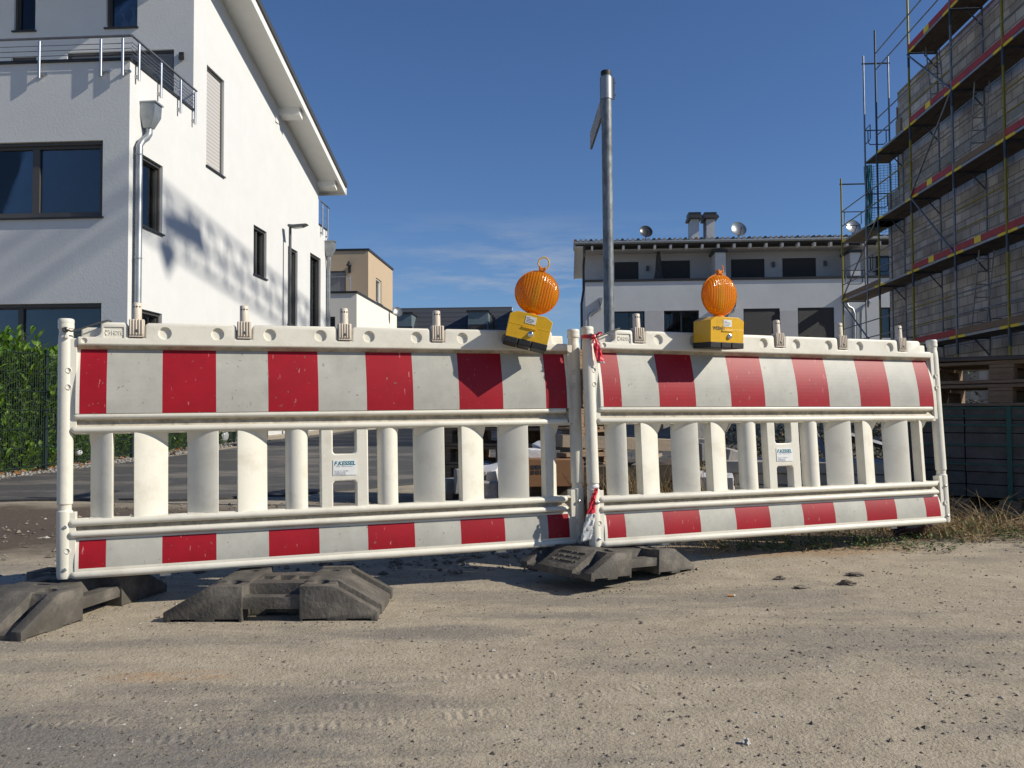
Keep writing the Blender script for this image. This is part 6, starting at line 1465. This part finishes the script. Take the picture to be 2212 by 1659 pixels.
# pebbles and grit over the dusty ground
m = MB(); rnd = random.Random(31)
OCT = [Vector(p) for p in ((1,0,0),(0,1,0),(-1,0,0),(0,-1,0),(0,0,1),(0,0,-.6))]; OF = ((0,1,4),(1,2,4),(2,3,4),(3,0,4),(1,0,5),(2,1,5),(3,2,5),(0,3,5))
def grit(x, y, r, mat):
    rz = rnd.uniform(0, 3.14); c_, s_ = math.cos(rz), math.sin(rz); sc_ = (rnd.uniform(.7, 1.5), rnd.uniform(.6, 1.1), rnd.uniform(.45, .85)); z0 = gz(x, y)
    vs = []
    for p in OCT:
        q_ = Vector((p.x*sc_[0], p.y*sc_[1], p.z*sc_[2]))*r*rnd.uniform(.75, 1.25); vs.append((x+q_.x*c_-q_.y*s_, y+q_.x*s_+q_.y*c_, z0+q_.z+r*.2))
    m.add(vs, OF, mat)
for _ in range(9000):
    y = 1.62+(rnd.random()**1.25)*3.0; x = rnd.uniform(-1, 1)*(y*.62+.1)
    cl_ = noise.noise(Vector((x*1.7, y*1.7, 9)))
    if cl_ < -.05 and rnd.random() < .72: continue
    r = .0011+.0040*rnd.random()**3.4
    if x > .3 and y < 2.6: r *= 1.25
    grit(x, y, r, rnd.choice((0, 0, 0, 1, 1, 2)) if r > .0022 else rnd.choice((0, 1, 1)))
for _ in range(950):
    y = 1.62+rnd.random()**1.2*2.6; x = rnd.uniform(-1, 1)*(y*.62)
    if noise.noise(Vector((x*1.3, y*1.9, 4)))+.25*x < -.12 and rnd.random() < .75: continue
    grit(x, y, rnd.uniform(.0028, .0045)+.004*rnd.random()**4, rnd.choice((0, 0, 0, 0, 0, 0, 0, 0, 0, 1, 1, 1, 2)))
for _ in range(2600):                                   # rubble heap between the plates and soil behind the left barrier
    if rnd.random() < .55: x, y = -.15+rnd.gauss(0, .40), 4.42+rnd.gauss(0, .22)
    else: x, y = rnd.uniform(-3.3, -.3), rnd.uniform(3.7, 6.9)
    grit(x, y, .004+.018*rnd.random()**3, rnd.choice((0, 0, 1, 1, 1)) if rnd.random() < .95 else 2)
for (ax_, ay_, bx_, by_) in ((-1.2, 2.96, -.46, 2.96), (-1.5, 2.74, -1.42, 3.5), (-1.85, 2.73, -1.5, 2.74), (.31, 3.38, .76, 3.74), (.02, 3.66, .31, 3.38)):
    for _ in range(90):
        t_ = rnd.random(); grit(ax_+(bx_-ax_)*t_+rnd.gauss(0, .018), ay_+(by_-ay_)*t_-abs(rnd.gauss(0, .022)), .0012+.0045*rnd.random()**2.5, rnd.choice((0, 1, 1)))
stuff(m.build('pebbles', ['pebble_d', 'pebble_m', 'pebble_l'], smooth=0, fix=False), 'grit and small pebbles strewn over the dusty ground', 'pebbles')
def clod(px, py, Y, r, mat, label, sc=(1.3, 1, .6), cat='clod', name='dirt_clod', group='clods on the dusty ground'):
    c = at(px, py, Y); m = MB(); m.blob((0, 0, 0), r, 0, px*.1, .5, sc, sub=3); o = m.build(name, mat, smooth=40); place(o, (c.x, c.y, gz(c.x, c.y)+r*sc[2]*.5)); return tag(o, label, cat, group)
def gY(py): return H*F/(py-895.0)
clod(1829, 1270, 3.45, .020, 'pebble_d', 'dark clod of earth lying farther out from the weeds', (1.6, 1, .55))
clod(1847, 1245, 3.6, .017, 'pebble_d', 'dark earth clod nearest the weeds under the farther barrier', (2, 1, .5))
clod(1685, 1255, 3.55, .014, 'pebble_d', 'grey clod left of the other clods near the tilted base plate')
clod(1733, 1278, 3.4, .016, 'pebble_m', 'flat brown clod between the cigarette butt and the weeds', (1.8, 1, .5))
clod(1612, 1594, 1.86, .0085, 'pebble_l', 'pale pebble casting a shadow in the lower right foreground', (1, 1, .9), 'pebble', 'large_pebble', 'single pebbles')
clod(983, 1238, 3.9, .030, 'concrete', 'rough pale lump of concrete in front of the rubble heap', (1, 1, .8), 'lump', 'concrete_lump', 'rubble lumps')
clod(1065, 1410, 2.6, .006, 'pebble_l', 'small white pebble in the middle of the foreground', (1, 1, .8), 'pebble', 'large_pebble', 'single pebbles')
for k, (px, py, Y, r_) in enumerate(((905, 1200, 4.55, .045), (960, 1205, 4.5, .035), (1010, 1195, 4.6, .05), (1060, 1200, 4.4, .05), (870, 1215, 4.3, .03))):
    clod(px, py, Y, r_, 'concrete' if k % 2 else 'pebble_m', ['leftmost big lump of the rubble heap behind the base plates', 'flat lump near the left of the rubble heap', 'tallest grey lump in the middle of the rubble heap', 'rubble lump closest to the tilted base plate', 'brown lump at the front left of the rubble heap'][k], (1.2, 1, .7), 'lump', 'concrete_lump', 'rubble lumps')
c = at(1580, 1297, 3.3); m = MB(); m.cyl((-.013, 0, .0045), (.009, 0, .0045), .0040, n=10, mat=0); m.cyl((.009, 0, .0045), (.015, .001, .005), .0040, .0034, n=10, mat=1); o = m.build('cigarette_butt', ['filter', 'label']); place(o, (c.x, c.y, gz(c.x, c.y)), R(-4)); tag(o, 'orange cigarette butt lying on the dusty ground', 'cigarette butt')
c = at(2035, 1172, 4.55); m = MB()
m.lathe([(.012, 0), (.014, .02), (.016, .03), (.045, .07), (.050, .10), (.040, .13), (.050, .16), (.036, .20), (.048, .23), (.02, .235)], (0, 0, 0), (1, 0, 0), 18)
for i, v in enumerate(m.v): k = noise.noise(Vector(v)*22); m.v[i] = (v[0], v[1]*(1+.35*k), v[2]*(1+.45*k))
o = m.build('crushed_bottle', 'bottle', smooth=60); place(o, (c.x-.06, c.y, gz(c.x, c.y)+.045), R(-155), R(20)); tag(o, 'dark crushed plastic bottle in the dry grass at the right', 'bottle')
# cable lying behind the plates
pts = [at(545, 1262, 3.75), at(575, 1268, 3.7), at(630, 1272, 3.75), at(700, 1268, 3.8)]; m = MB(); m.tube([Vector((p.x, p.y, gz(p.x, p.y)+.012)) for p in pts], .009, 8); tag(m.build('rubber_cable', 'black'), 'black cable end lying behind the left base plates', 'cable')
